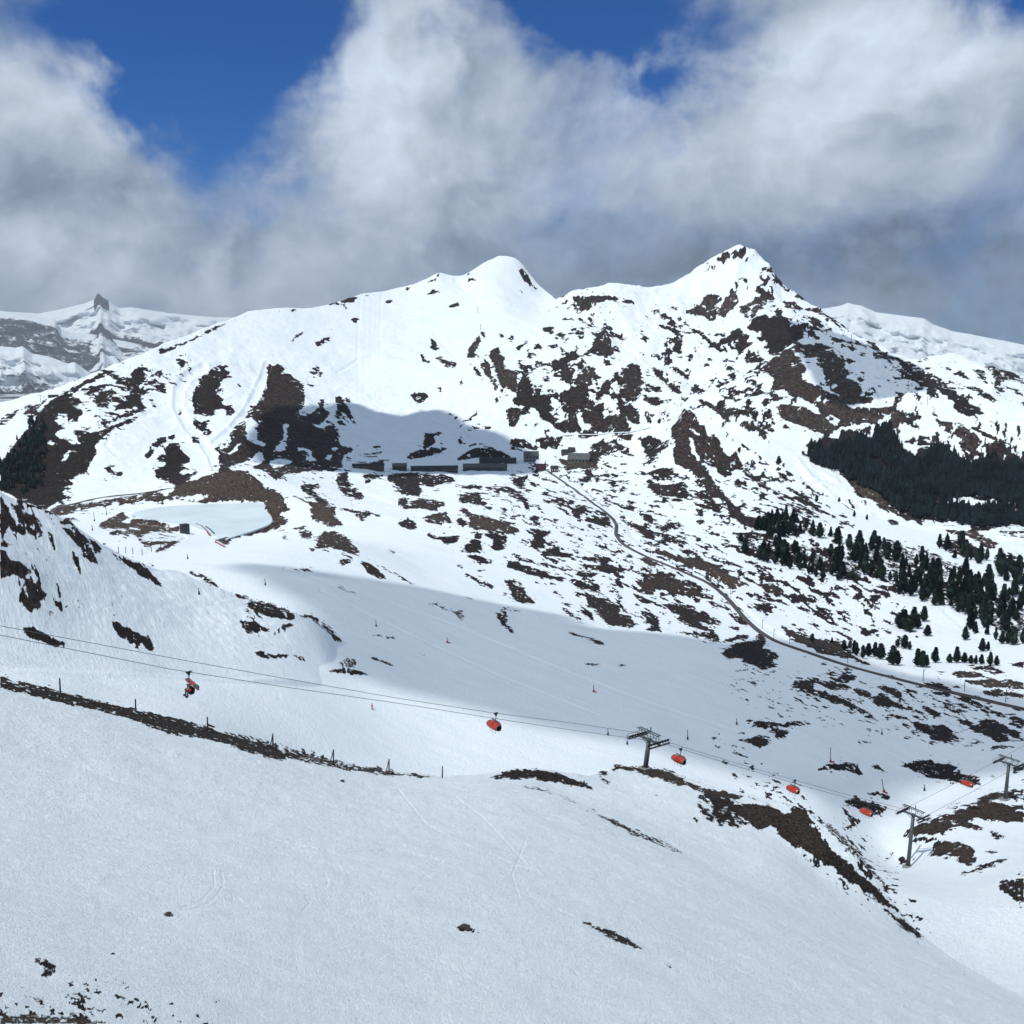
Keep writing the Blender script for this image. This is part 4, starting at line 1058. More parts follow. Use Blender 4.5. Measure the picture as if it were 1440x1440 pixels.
((0, 400, 500 / 1440), """
.9 .3 640,270 760,225 860,175 960,140 1010,115 1000,130 920,160 840,200 720,255 640,285
.85 .3 1320,85 1440,55 1440,70 1380,82
.8 .3 1165,105 1190,95 1210,103 1190,110
.8 .3 1110,108 1145,103 1130,114
.8 .3 1045,118 1060,108 1075,118
.9 .2 1275,230 1320,212 1350,215 1310,245 1285,248
.7 .2 1165,235 1200,200 1240,178 1220,205 1180,235
.8 .2 1335,180 1360,175 1350,190
.7 .2 1240,350 1300,335 1310,365 1260,362
.9 .2 1420,145 1440,135 1440,160
"""),
]
# open, speckled ground: outline, share of bare ground
SPECKS = [
 ([(840, 470), (900, 450), (960, 470), (1040, 470), (1090, 560), (1090, 610), (1060, 620), (1000, 570), (940, 530), (890, 490)], 0.36),
 ([(900, 505), (960, 560), (1000, 600), (1060, 650), (1130, 690), (1180, 730), (1140, 745), (1060, 700), (1000, 640), (940, 590), (900, 550)], 0.44),
 ([(1050, 640), (1120, 670), (1200, 715), (1180, 745), (1110, 725), (1060, 690)], 0.52),
 ([(1080, 400), (1120, 425), (1200, 470), (1260, 500), (1230, 510), (1150, 470), (1080, 440)], 0.35),
 ([(760, 650), (880, 640), (1000, 680), (1080, 720), (1100, 850), (960, 880), (800, 850), (700, 760), (680, 700)], 0.26),
 ([(1000, 700), (1100, 730), (1250, 790), (1300, 900), (1150, 890), (1050, 810)], 0.30),
 ([(780, 420), (860, 430), (960, 440), (1000, 470), (900, 480), (800, 470)], 0.24),
 ([(780, 470), (860, 480), (900, 540), (880, 620), (760, 600), (700, 540)], 0.26),
 ([(1150, 480), (1300, 530), (1440, 560), (1440, 660), (1300, 640), (1200, 560)], 0.22),
 ([(1000, 960), (1200, 940), (1440, 980), (1440, 1050), (1250, 1040), (1050, 990)], 0.20),
 ([(100, 540), (220, 500), (290, 500), (230, 560), (150, 600)], 0.28),
 ([(980, 1020), (1100, 1090), (1200, 1150), (1300, 1280), (1320, 1340), (1200, 1260), (1080, 1160)], 0.25),
 ([(0, 1400), (150, 1380), (300, 1440), (0, 1440)], 0.30),
 ([(0, 690), (100, 740), (200, 800), (180, 860), (60, 870), (0, 850)], 0.1),
 ([(740, 380), (790, 420), (770, 440), (735, 400)], 0.35),
 ([(1000, 345), (1060, 345), (1110, 405), (1100, 440), (1000, 400)], 0.30),
]
W_ = 1440
mask = np.zeros((W_, W_), np.float32); tone = np.full((W_, W_), 0.2, np.float32); dens = np.zeros((W_, W_), np.float32)
yy, xx = np.mgrid[0:W_, 0:W_] + 0.5
def fill(arr, poly, val, extra=None):
    poly = np.asarray(poly, float)
    x0, y0 = np.floor(poly.min(0)).astype(int); x1, y1 = np.ceil(poly.max(0)).astype(int) + 1
    x0, y0 = max(x0, 0), max(y0, 0); x1, y1 = min(x1, W_), min(y1, W_)
    if x1 <= x0 or y1 <= y0: return
    m = poly_mask(xx[y0:y1, x0:x1], yy[y0:y1, x0:x1], poly)
    sub = arr[y0:y1, x0:x1]
    if val == 0: sub[m] = 0
    else: sub[m] = np.maximum(sub[m], val)
    if extra is not None: extra[0][y0:y1, x0:x1][m] = extra[1]
for (ox, oy, k), txt in SHEETS:
    for line in txt.strip().splitlines():
        q = line.split()
        pts = [tuple(float(c) for c in s.split(',')) for s in q[2:]]
        pts = [(ox + x * k, oy + y * k) for x, y in pts]
        v = float(q[0])
        fill(mask, pts, v, None if v == 0 else (tone, float(q[1])))
for poly, d in SPECKS: fill(dens, poly, d)
def blur(a, r, n=2):
    for _ in range(n):
        for ax in (0, 1):
            k = 2 * r + 1
            pad = [(0, 0), (0, 0)]; pad[ax] = (r + 1, r)
            c = np.cumsum(np.pad(a, pad, mode='edge'), axis=ax, dtype=np.float64)
            a = ((c[k:] - c[:-k]) if ax == 0 else (c[:, k:] - c[:, :-k])) / k
            a = a.astype(np.float32)
    return a
halo = blur(mask, 9, 2); mask = blur(mask, 1, 2); tone = blur(tone, 4, 2); dens = blur(dens, 12, 2)
def sample(arr, u, v):
    u = np.clip(u - 0.5, 0, W_ - 1.001); v = np.clip(v - 0.5, 0, W_ - 1.001)
    i = u.astype(int); j = v.astype(int); fu = u - i; fv = v - j
    return (arr[j, i] * (1 - fu) + arr[j, i + 1] * fu) * (1 - fv) + (arr[j + 1, i] * (1 - fu) + arr[j + 1, i + 1] * fu) * fv
inside = (U >= 0) & (U <= W_) & (V >= 0) & (V <= W_)
seen = visible & inside
wu = fbm(GT * 130, GS * 75, 5, 71, gain=0.68) * 12; wv = fbm(GT * 130 + 40, GS * 75, 5, 83, gain=0.68) * 8
wk = np.clip((V - 400) / 600, 0.75, 1.3)
bare = np.where(seen, sample(mask, U + wu * wk, V + wv * wk), 0).astype(np.float32)
tn = np.where(seen, sample(tone, U, V), 0.25).astype(np.float32)
dn = np.where(seen, sample(dens, U, V), 0.12).astype(np.float32)
# melt-out specks, long across the slope
TILT = np.interp(SR, [math.log(200), math.log(420), math.log(1500), math.log(2400)], [0.4, 1.5, 1.2, 0.4])[None, :] * np.ones_like(GT)
TILT = np.where(own == 0, 0.25, TILT)
AC = GS + TILT * GT                            # across the lie of the melt-out strips
sp = fbm(GT * 120, AC * 62, 6, 91, gain=0.66)
hl = np.where(seen, sample(halo, U, V), 0)
dn = np.clip(dn + 0.19 * np.clip(hl * 2.2, 0, 1) * (own != 0), 0, 0.7)
speck = np.clip(0.5 + (sp + 0.40 * (dn - 0.5) - 0.02) * 9.0, 0, 0.95) * np.clip(dn * 8, 0, 1)
fl = fbm(GT * 210, AC * 110, 5, 133, gain=0.7)  # snow left lying in the hollows of the bare ground
bare = bare - np.clip((fl - 0.09) * 7, 0, 0.9) * np.where(own == 0, 0.55, 1.0) * np.clip(1.5 - 1.25 * hl, 0.12, 1)
bare = np.maximum(bare, speck).clip(0, 1).astype(np.float32)
if True:                                       # bare rock is rougher than snow lying on it
    rough = np.clip(bare, 0, 1) * (fbm(GT * 300, GS * 200, 3, 7) * 0.0016)
    e_all = e_all + np.where(own == 2, rough, rough * 1.6)
NTH, NS = GT.shape
XYZ = np.stack([np.sin(GT) * rr, np.cos(GT) * rr, e_all * rr], -1).reshape(-1, 3)

# ------------------------------------------------------------------ ground material: old spring snow over dark turf and rock
def ground_material(name, grain=1.0):
    m = bpy.data.materials.new(name); m.use_nodes = True
    t = NT(m.node_tree); t.n.clear()
    out = t.node('ShaderNodeOutputMaterial'); b = t.node('ShaderNodeBsdfPrincipled'); t.l.new(b.outputs[0], out.inputs[0])
    at = lambda n, o='Fac': t.node('ShaderNodeAttribute', attribute_name=n).outputs[o]
    uv = t.node('ShaderNodeUVMap', uv_map='ground').outputs[0]
    bare_, tone_, dist_ = at('bare'), at('tone'), at('dist')
    n_edge = t.noise(uv, 1.5, 7.0, 0.70, 0.2)
    n_fine = t.noise(t.vmath('MULTIPLY', uv, (1.0, 0.6, 1.0)), 3.2, 5.0, 0.68)
    m_ = t.math('ADD', t.math('MULTIPLY', bare_, 0.95), t.math('MULTIPLY', t.math('SUBTRACT', n_edge, 0.5), 0.95))
    m_ = t.math('ADD', m_, t.math('MULTIPLY', t.math('SUBTRACT', n_fine, 0.5), 0.8))
    gate = t.smooth(bare_, 0.03, 0.25)
    fac = t.math('MULTIPLY', t.smooth(m_, 0.42, 0.62), gate)
    # turf and rock
    n1 = t.noise(uv, 0.45, 6.0, 0.6); n2 = t.noise(uv, 3.0, 6.0, 0.65); n3 = t.noise(uv, 14.0, 3.0, 0.6)
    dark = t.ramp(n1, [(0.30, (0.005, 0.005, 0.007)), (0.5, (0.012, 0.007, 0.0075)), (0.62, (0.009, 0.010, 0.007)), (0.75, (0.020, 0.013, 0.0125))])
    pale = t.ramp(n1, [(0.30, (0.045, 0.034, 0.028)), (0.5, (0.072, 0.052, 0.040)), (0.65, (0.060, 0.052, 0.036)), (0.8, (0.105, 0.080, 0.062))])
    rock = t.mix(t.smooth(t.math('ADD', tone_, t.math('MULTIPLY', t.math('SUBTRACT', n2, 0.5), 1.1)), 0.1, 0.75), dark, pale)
    rv = t.lin(t.math('ADD', t.math('MULTIPLY', n2, 0.6), t.math('MULTIPLY', n3, 0.4)), 0.38, 0.62, 0.35, 1.9)
    rock = t.vmath('MULTIPLY', rock, t.xyz(rv, rv, rv))
    # snow
    s1 = t.noise(uv, 0.22, 5.0, 0.6); s2 = t.noise(t.vmath('MULTIPLY', uv, (1, 0.5, 1)), 2.2, 6.0, 0.65, 0.5)
    snow = t.ramp(t.math('ADD', t.math('MULTIPLY', s1, 0.6), t.math('MULTIPLY', s2, 0.4)), [(0.3, (0.745, 0.825, 0.875)), (0.5, (0.80, 0.872, 0.91)), (0.7, (0.855, 0.91, 0.94))])
    st = t.noise(t.vmath('MULTIPLY', t.vmath('ADD', uv, t.scale(t.noise(uv, 0.12, 2.0, 0.5, col=True), 6.0)), (0.16, 1.5, 1.0)), 1.0, 5.0, 0.6)
    sk = t.lin(st, 0.3, 0.7, 0.965, 1.03); snow = t.vmath('MULTIPLY', snow, t.xyz(sk, sk, sk))
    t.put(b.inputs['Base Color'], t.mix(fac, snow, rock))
    t.put(b.inputs['Roughness'], t.lin(fac, 0, 1, 0.62, 0.92)); b.inputs['Specular IOR Level'].default_value = 0.22
    # relief: wind crust and ski marks on snow, clods on rock
    tr = t.noise(t.vmath('MULTIPLY', uv, (1, 0.55, 1)), 1.1, 3.0, 0.5, 2.5)
    track = t.math('ABSOLUTE', t.math('SUBTRACT', t.math('FRACT', t.math('MULTIPLY', tr, 9.0)), 0.5))
    hs = t.math('ADD', t.math('MULTIPLY', t.noise(uv, 16.0 * grain, 3.0, 0.6), 0.28), t.math('MULTIPLY', t.noise(uv, 2.6, 4.0, 0.6), 1.1))
    hs = t.math('MULTIPLY', t.math('ADD', hs, t.math('MULTIPLY', t.smooth(track, 0.0, 0.07), t.lin(dist_, 60.0, 300.0, 0.34, 0.05))), t.lin(dist_, 60.0, 260.0, 1.5, 1.0))
    hs = t.math('ADD', hs, t.math('MULTIPLY', t.noise(t.vmath('MULTIPLY', uv, (1.0, 0.8, 1.0)), 5.5, 3.0, 0.7), t.lin(dist_, 50.0, 320.0, 1.5, 0.2)))
    hr = t.math('ADD', t.math('MULTIPLY', n2, 3.2), t.math('MULTIPLY', n3, 1.3))
    h = t.math('ADD', t.math('MULTIPLY', hs, t.lin(fac, 0, 1, 1, 0)), t.math('MULTIPLY', hr, fac))
    h = t.math('ADD', h, t.lin(fac, 0, 1, 1.0, 0.0))
    bp = t.node('ShaderNodeBump'); bp.inputs['Strength'].default_value = 1.0
    t.put(bp.inputs['Height'], h); t.put(bp.inputs['Distance'], t.math('MULTIPLY', dist_, t.lin(dist_, 120.0, 1300.0, 0.0013, 0.00028)))
    t.l.new(bp.outputs[0], b.inputs['Normal'])
    return m
M_GROUND = ground_material('snow_over_turf')

def tag(o, label=None, cat=None, group=None, kind=None):
    if label: o['label'] = label
    if cat: o['category'] = cat
    if group: o['group'] = group
    if kind: o['kind'] = kind
    return o
quad = (np.arange(NTH - 1)[:, None] * NS + np.arange(NS - 1)[None]).ravel()
quads = np.stack([quad, quad + NS, quad + NS + 1, quad + 1], 1)
fown = own[:-1, :-1].ravel()
def build_ground(name, sel, label, cat):
    q = quads[sel]
    used, inv = np.unique(q, return_inverse=True); inv = inv.reshape(q.shape)
    me = bpy.data.meshes.new(name)
    me.vertices.add(len(used)); me.vertices.foreach_set('co', XYZ[used].astype(np.float32).ravel())
    me.loops.add(q.size); me.loops.foreach_set('vertex_index', inv.astype(np.int32).ravel())
    me.polygons.add(len(q)); me.polygons.foreach_set('loop_start', np.arange(0, q.size, 4, dtype=np.int32))
    me.polygons.foreach_set('use_smooth', np.ones(len(q), bool))
    me.update(calc_edges=True)
    for nm, arr in (('bare', bare), ('tone', tn), ('dist', rr)):
        a = me.attributes.new(nm, 'FLOAT', 'POINT'); a.data.foreach_set('value', arr.ravel()[used].astype(np.float32))
    uvl = me.uv_layers.new(name='ground')
    uvs = np.stack([GT.ravel()[used] * 100, AC.ravel()[used] * 100], 1).astype(np.float32)
    uvl.data.foreach_set('uv', uvs[inv.ravel()].ravel())
    me.materials.append(M_GROUND)
    o = bpy.data.objects.new(name, me); COL.objects.link(o)
    return tag(o, label, cat, kind='structure')
build_ground('snow_slope', fown == 0, 'wide grey-white snow slope falling away below the viewpoint, edged by a rocky rim', 'slope')
build_ground('hill', fown == 1, 'snowy hillside with dark rock outcrops at the left, above the chairlift cables', 'hill')
build_ground('valley_terrain', (fown == 2), 'snowy valley, plateau and broad white summit with brown melted patches', 'terrain')
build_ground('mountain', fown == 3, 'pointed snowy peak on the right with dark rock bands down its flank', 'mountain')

# ------------------------------------------------------------------ far ranges
def far_range(name, crest, dist, drop, bare_fn, label, seed, rough, front=0.30):
    ct, ce = ray([c[0] for c in crest], [c[1] for c in crest]); o = np.argsort(ct); ct, ce = ct[o], ce[o]
    n, rows = 520, 110
    th = np.linspace(ct[0], ct[-1], n); er = np.interp(th, ct, ce)
    t = np.concatenate([np.linspace(-0.25, -0.02, 8), np.linspace(0, 1, rows) ** 1.25])
    T, Tt = np.meshgrid(th, t, indexing='ij')
    d = dist * (1 - front * np.maximum(T * 0 + Tt, 0)) * (1 + 0.25 * np.maximum(-Tt, 0))
    e = er[:, None] - drop * np.maximum(Tt, 0) - 0.05 * np.maximum(-Tt, 0)
    s = Tt * drop * 3
    nz = fbm(T * 60, s * 60, 6, seed, ridged=True) * rough + fbm(T * 160, s * 160, 4, seed + 5) * rough * 0.5
    k = np.clip(Tt / 0.08, 0.12, 1)
    e = e + nz * k
    d = d * (1 + fbm(T * 45, s * 45, 4, seed + 9) * 0.05 * np.clip(Tt / 0.1, 0, 1))
    X = np.stack([np.sin(T) * d, np.cos(T) * d, e * d], -1).reshape(-1, 3)
    b = bare_fn(T, Tt, s, nz / rough, er[:, None] - e)
    N2 = len(t); q = (np.arange(n - 1)[:, None] * N2 + np.arange(N2 - 1)[None]).ravel()
    f = np.stack([q, q + 1, q + N2 + 1, q + N2], 1)
    me = bpy.data.meshes.new(name); me.from_pydata(X.tolist(), [], f.tolist())
    me.polygons.foreach_set('use_smooth', np.ones(len(f), bool))
    for nm, arr in (('bare', np.clip(b, 0, 1)), ('tone', np.full(b.shape, 0.15)), ('dist', np.full(b.shape, 900.0))):
        a = me.attributes.new(nm, 'FLOAT', 'POINT'); a.data.foreach_set('value', arr.ravel().astype(np.float32))
    uvl = me.uv_layers.new(name='ground'); li = np.zeros(len(me.loops), np.int32); me.loops.foreach_get('vertex_index', li)
    uvs = np.stack([T.ravel() * 100 + seed, s.ravel() * 100], 1).astype(np.float32)
    uvl.data.foreach_set('uv', uvs[li].ravel())
    me.materials.append(M_GROUND)
    ob = bpy.data.objects.new(name, me); COL.objects.link(ob)
    return tag(ob, label, 'mountain', kind='structure')
def b_white(T, t, s, nz, dz):
    return np.clip(0.30 + nz * 0.55, 0, 0.6) * np.clip(t * 4, 0, 1) + 0.9 * ((np.abs(T - ray(142, 420)[0]) < 0.006) & (dz < 0.010)) \
        + 0.55 * np.clip(1 - np.abs(dz - 0.030 - 0.05 * (T - ray(150, 440)[0])) / 0.006, 0, 1)
def b_wall(T, t, s, nz, dz):
    return np.clip(0.62 + nz * 0.35, 0.40, 0.9) * np.clip((dz - 0.0025) / 0.004, 0, 1)
def b_wood(T, t, s, nz, dz):
    return np.clip(0.42 + nz * 0.6 + (dz - 0.026) * 14, 0, 0.97)
def b_snow(T, t, s, nz, dz):
    return np.clip(0.16 + nz * 0.5, 0, 0.55) * np.clip(t * 3, 0, 1)
far_range('mountain', [(-500, 470), (-200, 440), (0, 438), (55, 441), (90, 434), (118, 427), (134, 420), (136, 414), (139, 412), (143, 417), (150, 421), (163, 430), (168, 433), (185, 432), (210, 436), (235, 440), (262, 443), (300, 446), (400, 447), (560, 450)],
          33000, 0.11, b_white, 'distant white mountain with a rock tooth on its top, hazy behind the left ridge', 101, 0.0035)
far_range('mountain', [(-500, 455), (-200, 445), (-60, 438), (0, 437), (35, 441), (60, 447), (78, 450), (84, 462), (98, 467), (130, 470), (155, 476), (185, 482), (212, 489), (235, 488), (260, 492), (330, 520), (420, 560)],
          30000, 0.12, b_wall, 'hazy blue-grey rock wall below the far white mountain at the left', 205, 0.004)
far_range('mountain', [(-500, 520), (-200, 490), (-60, 484), (0, 487), (22, 489), (32, 487), (45, 497), (70, 502), (95, 511), (105, 509), (120, 520), (135, 529), (170, 545), (240, 580), (320, 620)],
          22000, 0.16, b_wood, 'wooded mountain spur dusted with snow at the far left edge', 303, 0.005)
far_range('mountain', [(1040, 470), (1120, 440), (1165, 433), (1182, 430), (1192, 426), (1200, 428), (1212, 430), (1232, 439), (1260, 443), (1285, 446), (1300, 448), (1312, 456), (1340, 466), (1365, 470), (1395, 476), (1420, 481), (1445, 486), (1520, 500), (1700, 530), (1900, 560)],
          24000, 0.14, b_snow, 'smooth far snow ridge behind the right flank of the pointed peak', 404, 0.0035)
# the lowland under it all, out to the horizon
me = bpy.data.meshes.new('ground'); S_ = 34500.0
me.from_pydata([(-S_, -S_, -900), (S_, -S_, -900), (S_, S_, -900), (-S_, S_, -900)], [], [(0, 1, 2, 3)])
mg = bpy.data.materials.new('far_lowland'); mg.use_nodes = True
tt = NT(mg.node_tree); bb = tt.n['Principled BSDF']; bb.inputs['Roughness'].default_value = 0.9
tt.put(bb.inputs['Base Color'], tt.mix(tt.smooth(tt.noise(tt.node('ShaderNodeTexCoord').outputs['Object'], 0.002, 6, 0.6), 0.45, 0.6), (0.04, 0.05, 0.035, 1), (0.7, 0.75, 0.8, 1)))
me.materials.append(mg); og = bpy.data.objects.new('ground', me); COL.objects.link(og); tag(og, 'low ground far below the ridges', 'ground', kind='structure')

# ------------------------------------------------------------------ air
bm = bmesh.new(); bmesh.ops.create_cube(bm, size=1.0)
me = bpy.data.meshes.new('haze'); bm.to_mesh(me); bm.free()
hz = bpy.data.objects.new('haze', me); COL.objects.link(hz)
hz.scale = (70000, 70000, 901 + 1650); hz.location = (0, 0, (1650 - 901) / 2)
mh = bpy.data.materials.new('haze'); mh.use_nodes = True; th_ = NT(mh.node_tree); th_.n.clear()
pv = th_.node('ShaderNodeVolumePrincipled'); pv.inputs['Color'].default_value = (0.80, 0.88, 1.0, 1); pv.inputs['Density'].default_value = 0.00002
pv.inputs['Anisotropy'].default_value = 0.0
ho = th_.node('ShaderNodeOutputMaterial'); th_.l.new(pv.outputs[0], ho.inputs['Volume'])
mh.cycles.homogeneous_volume = True
me.materials.append(mh); tag(hz, kind='stuff')

# ------------------------------------------------------------------ unseen clouds overhead, outlined from their shadows on the snow; third one added for shade
def cloud_material(thin):
    m = bpy.data.materials.new('cloud'); m.use_nodes = True; t = NT(m.node_tree); t.n.clear()
    o = t.node('ShaderNodeOutputMaterial')
    d = t.node('ShaderNodeBsdfDiffuse'); d.inputs[0].default_value = (0.9, 0.9, 0.92, 1)
    tl = t.node('ShaderNodeBsdfTranslucent'); tl.inputs[0].default_value = (0.85, 0.87, 0.9, 1)
    mx = t.node('ShaderNodeMixShader'); mx.inputs[0].default_value = 0.35
    t.l.new(d.outputs[0], mx.inputs[1]); t.l.new(tl.outputs[0], mx.inputs[2])
    tp = t.node('ShaderNodeBsdfTransparent'); m2 = t.node('ShaderNodeMixShader'); m2.inputs[0].default_value = thin
    t.l.new(mx.outputs[0], m2.inputs[1]); t.l.new(tp.outputs[0], m2.inputs[2])
    t.l.new(m2.outputs[0], o.inputs['Surface'])
    return m
def cloud(name_pts, label, seed, CL_Z=1700.0, thin=0.4):
    pts = []
    for (u, v) in name_pts:
        g = hit(u, v); pts.append(g + SUN_DIR * ((CL_Z - g.z) / SUN_DIR.z))
    poly = np.array([(p.x, p.y) for p in pts]); lo, hi = poly.min(0), poly.max(0)
    n = 150
    X, Y = np.meshgrid(np.linspace(lo[0] - 30, hi[0] + 30, n), np.linspace(lo[1] - 30, hi[1] + 30, n), indexing='ij')
    wob = 14
    ins = poly_mask(X + fbm(X / 90, Y / 90, 4, seed) * wob * 2, Y + fbm(X / 90 + 7, Y / 90, 4, seed + 1) * wob * 2, poly).astype(np.float32)
    thick = ins.copy()
    for _ in range(10):
        pdd = np.pad(thick, 1); thick = ins * (pdd[:-2, 1:-1] + pdd[2:, 1:-1] + pdd[1:-1, :-2] + pdd[1:-1, 2:] + thick) / 5
    top = CL_Z + 4 + thick * 70 * (1 + fbm(X / 60, Y / 60, 4, seed + 3)); bot = CL_Z - 2 - thick * 12 * (1 + fbm(X / 50, Y / 50, 4, seed + 4))
    idx = -np.ones((n, n), int); k = np.nonzero(ins > 0); idx[k] = np.arange(len(k[0])); m = len(k[0])
    V_ = [(X[a, b], Y[a, b], top[a, b]) for a, b in zip(*k)] + [(X[a, b], Y[a, b], bot[a, b]) for a, b in zip(*k)]
    Fc = []; edge = {}
    for a in range(n - 1):
        for b in range(n - 1):
            q = [idx[a, b], idx[a + 1, b], idx[a + 1, b + 1], idx[a, b + 1]]
            if min(q) < 0: continue
            Fc.append(q); Fc.append([x + m for x in reversed(q)])
            for i in range(4):
                e1, e2 = q[i], q[(i + 1) % 4]
                if (e2, e1) in edge: del edge[(e2, e1)]
                else: edge[(e1, e2)] = 1
    for (a, b) in edge: Fc.append([b, a, a + m, b + m])
    me = bpy.data.meshes.new('cloud'); me.from_pydata(V_, [], Fc); me.materials.append(cloud_material(thin))
    me.polygons.foreach_set('use_smooth', np.ones(len(Fc), bool))
    o = bpy.data.objects.new('cloud', me); COL.objects.link(o)
    return tag(o, label, 'cloud', kind='structure')
cloud([(390, 572), (430, 572), (488, 566), (512, 577), (545, 584), (590, 577), (622, 586), (647, 602), (678, 611), (710, 623), (738, 637), (746, 654), (738, 667), (600, 669), (480, 664), (360, 650), (340, 625), (360, 590)],
      'small cloud overhead that shades the station hollow', 41, 1700.0, 0.15)
cloud([(330, 790), (409, 802), (462, 804), (543, 817), (589, 824), (627, 834), (668, 843), (700, 850), (760, 868), (802, 882), (857, 887), (892, 889), (927, 893), (969, 900), (1012, 904), (1061, 900), (1082, 900), (1107, 908), (1145, 922), (1220, 945), (1300, 965), (1383, 986), (1470, 1000),
       (1500, 1080), (1420, 1090), (1330, 1098), (1240, 1125), (1180, 1140), (1100, 1105), (1000, 1078), (920, 1052), (850, 1034), (780, 1020), (700, 998), (600, 978), (520, 956), (480, 935), (440, 860), (380, 830)],
      'long cloud overhead that shades the bowl under the chairlift', 43, 1700.0, 0.60)
cloud([(1105, 452), (1150, 462), (1200, 478), (1250, 500), (1290, 520), (1295, 550), (1240, 560), (1190, 575), (1165, 560), (1130, 510)],
      'unseen cloud added overhead to shade the flank of the pointed peak', 47, 1800.0, 0.5)  # added out of view to darken a flank turned from the sun

# ------------------------------------------------------------------ small builders
def mat(name, col, rough=0.7, metal=0.0, var=0.0, vscale=3.0, spec=0.3):
    m = bpy.data.materials.new(name); m.use_nodes = True; t = NT(m.node_tree); b = t.n['Principled BSDF']
    b.inputs['Roughness'].default_value = rough; b.inputs['Metallic'].default_value = metal; b.inputs['Specular IOR Level'].default_value = spec
    if var:
        n = t.noise(t.node('ShaderNodeTexCoord').outputs['Object'], vscale, 5.0, 0.6)
        k = t.lin(n, 0.3, 0.7, 1 - var, 1 + var)
        t.put(b.inputs['Base Color'], t.vmath('MULTIPLY', tuple(col), t.xyz(k, k, k)))
    else: b.inputs['Base Color'].default_value = (*col, 1)
    return m
M = dict(
    steel=mat('galvanised_steel', (0.085, 0.10, 0.105), 0.55, 0.3, 0.25, 2.0), darksteel=mat('dark_steel', (0.03, 0.038, 0.044), 0.5, 0.3, 0.2, 3.0), rubber=mat('black_rubber', (0.02, 0.02, 0.022), 0.8),
    cable=mat('steel_rope', (0.12, 0.13, 0.15), 0.5, 0.4), concrete=mat('concrete', (0.26, 0.26, 0.25), 0.9, 0, 0.2, 1.0), orange=mat('orange_bubble', (0.40, 0.036, 0.014), 0.16, 0, 0.08, 1.0, 0.5), black=mat('black_padding', (0.018, 0.018, 0.022), 0.75, 0, 0.2),
    shade=mat('grey_trim', (0.10, 0.10, 0.11), 0.5), wood=mat('weathered_wood', (0.055, 0.045, 0.038), 0.9, 0, 0.3, 6.0), roof=mat('dark_roof', (0.028, 0.031, 0.034), 0.75, 0, 0.3, 0.3), roofgrey=mat('grey_tin_roof', (0.085, 0.095, 0.10), 0.6, 0.1, 0.2, 0.3),
    snowroof=mat('snow_on_roof', (0.78, 0.82, 0.87), 0.6, 0, 0.05, 0.3), redwall=mat('dark_red_boards', (0.085, 0.022, 0.024), 0.85, 0, 0.3, 0.6), greywall=mat('grey_render', (0.17, 0.17, 0.165), 0.9, 0, 0.15, 0.3), darkwall=mat('dark_boards', (0.045, 0.046, 0.048), 0.9, 0, 0.3, 0.4),
    tanwall=mat('brown_boards', (0.09, 0.062, 0.045), 0.9, 0, 0.25, 0.4), pane=mat('window_glass', (0.03, 0.04, 0.05), 0.1, 0, 0, 1, 0.6), palepane=mat('pale_shutter', (0.55, 0.56, 0.56), 0.6), red=mat('red_pad', (0.28, 0.018, 0.018), 0.6, 0, 0.15, 2.0), redcloth=mat('red_jacket', (0.40, 0.03, 0.03), 0.8, 0, 0.15, 4.0),
    pink=mat('red_netting', (0.33, 0.10, 0.12), 0.85, 0, 0.3, 0.4), green=mat('green_tarpaulin', (0.05, 0.12, 0.10), 0.8, 0, 0.3, 0.4), navy=mat('navy_trousers', (0.012, 0.014, 0.022), 0.8), skin=mat('skin', (0.45, 0.27, 0.20), 0.6), helmet=mat('grey_helmet', (0.12, 0.13, 0.15), 0.35), yellow=mat('tan_jacket', (0.42, 0.28, 0.12), 0.8),
    ballast=mat('track_ballast', (0.075, 0.070, 0.068), 0.95, 0, 0.3, 0.5), rail=mat('rail_steel', (0.10, 0.09, 0.085), 0.4, 0.6), needle=mat('pine_needles', (0.017, 0.031, 0.028), 0.95, 0, 0.5, 0.8, 0.1), forestneedle=mat('spruce_needles', (0.012, 0.023, 0.024), 0.95, 0, 0.6, 0.035, 0.1), bark=mat('pine_bark', (0.05, 0.038, 0.03), 0.95, 0, 0.3, 2.0), road=mat('gravel_road', (0.10, 0.09, 0.082), 0.95, 0, 0.3, 0.2),
)
_nt = NT(M['needle'].node_tree); _b = _nt.n['Principled BSDF']; _old = _b.inputs['Base Color'].links[0].from_socket
_rv = _nt.lin(_nt.node('ShaderNodeObjectInfo').outputs['Random'], 0, 1, 0.55, 1.6); _nt.put(_b.inputs['Base Color'], _nt.vmath('MULTIPLY', _old, _nt.xyz(_rv, _rv, _nt.lin(_rv, 0.55, 1.6, 0.7, 1.35))))
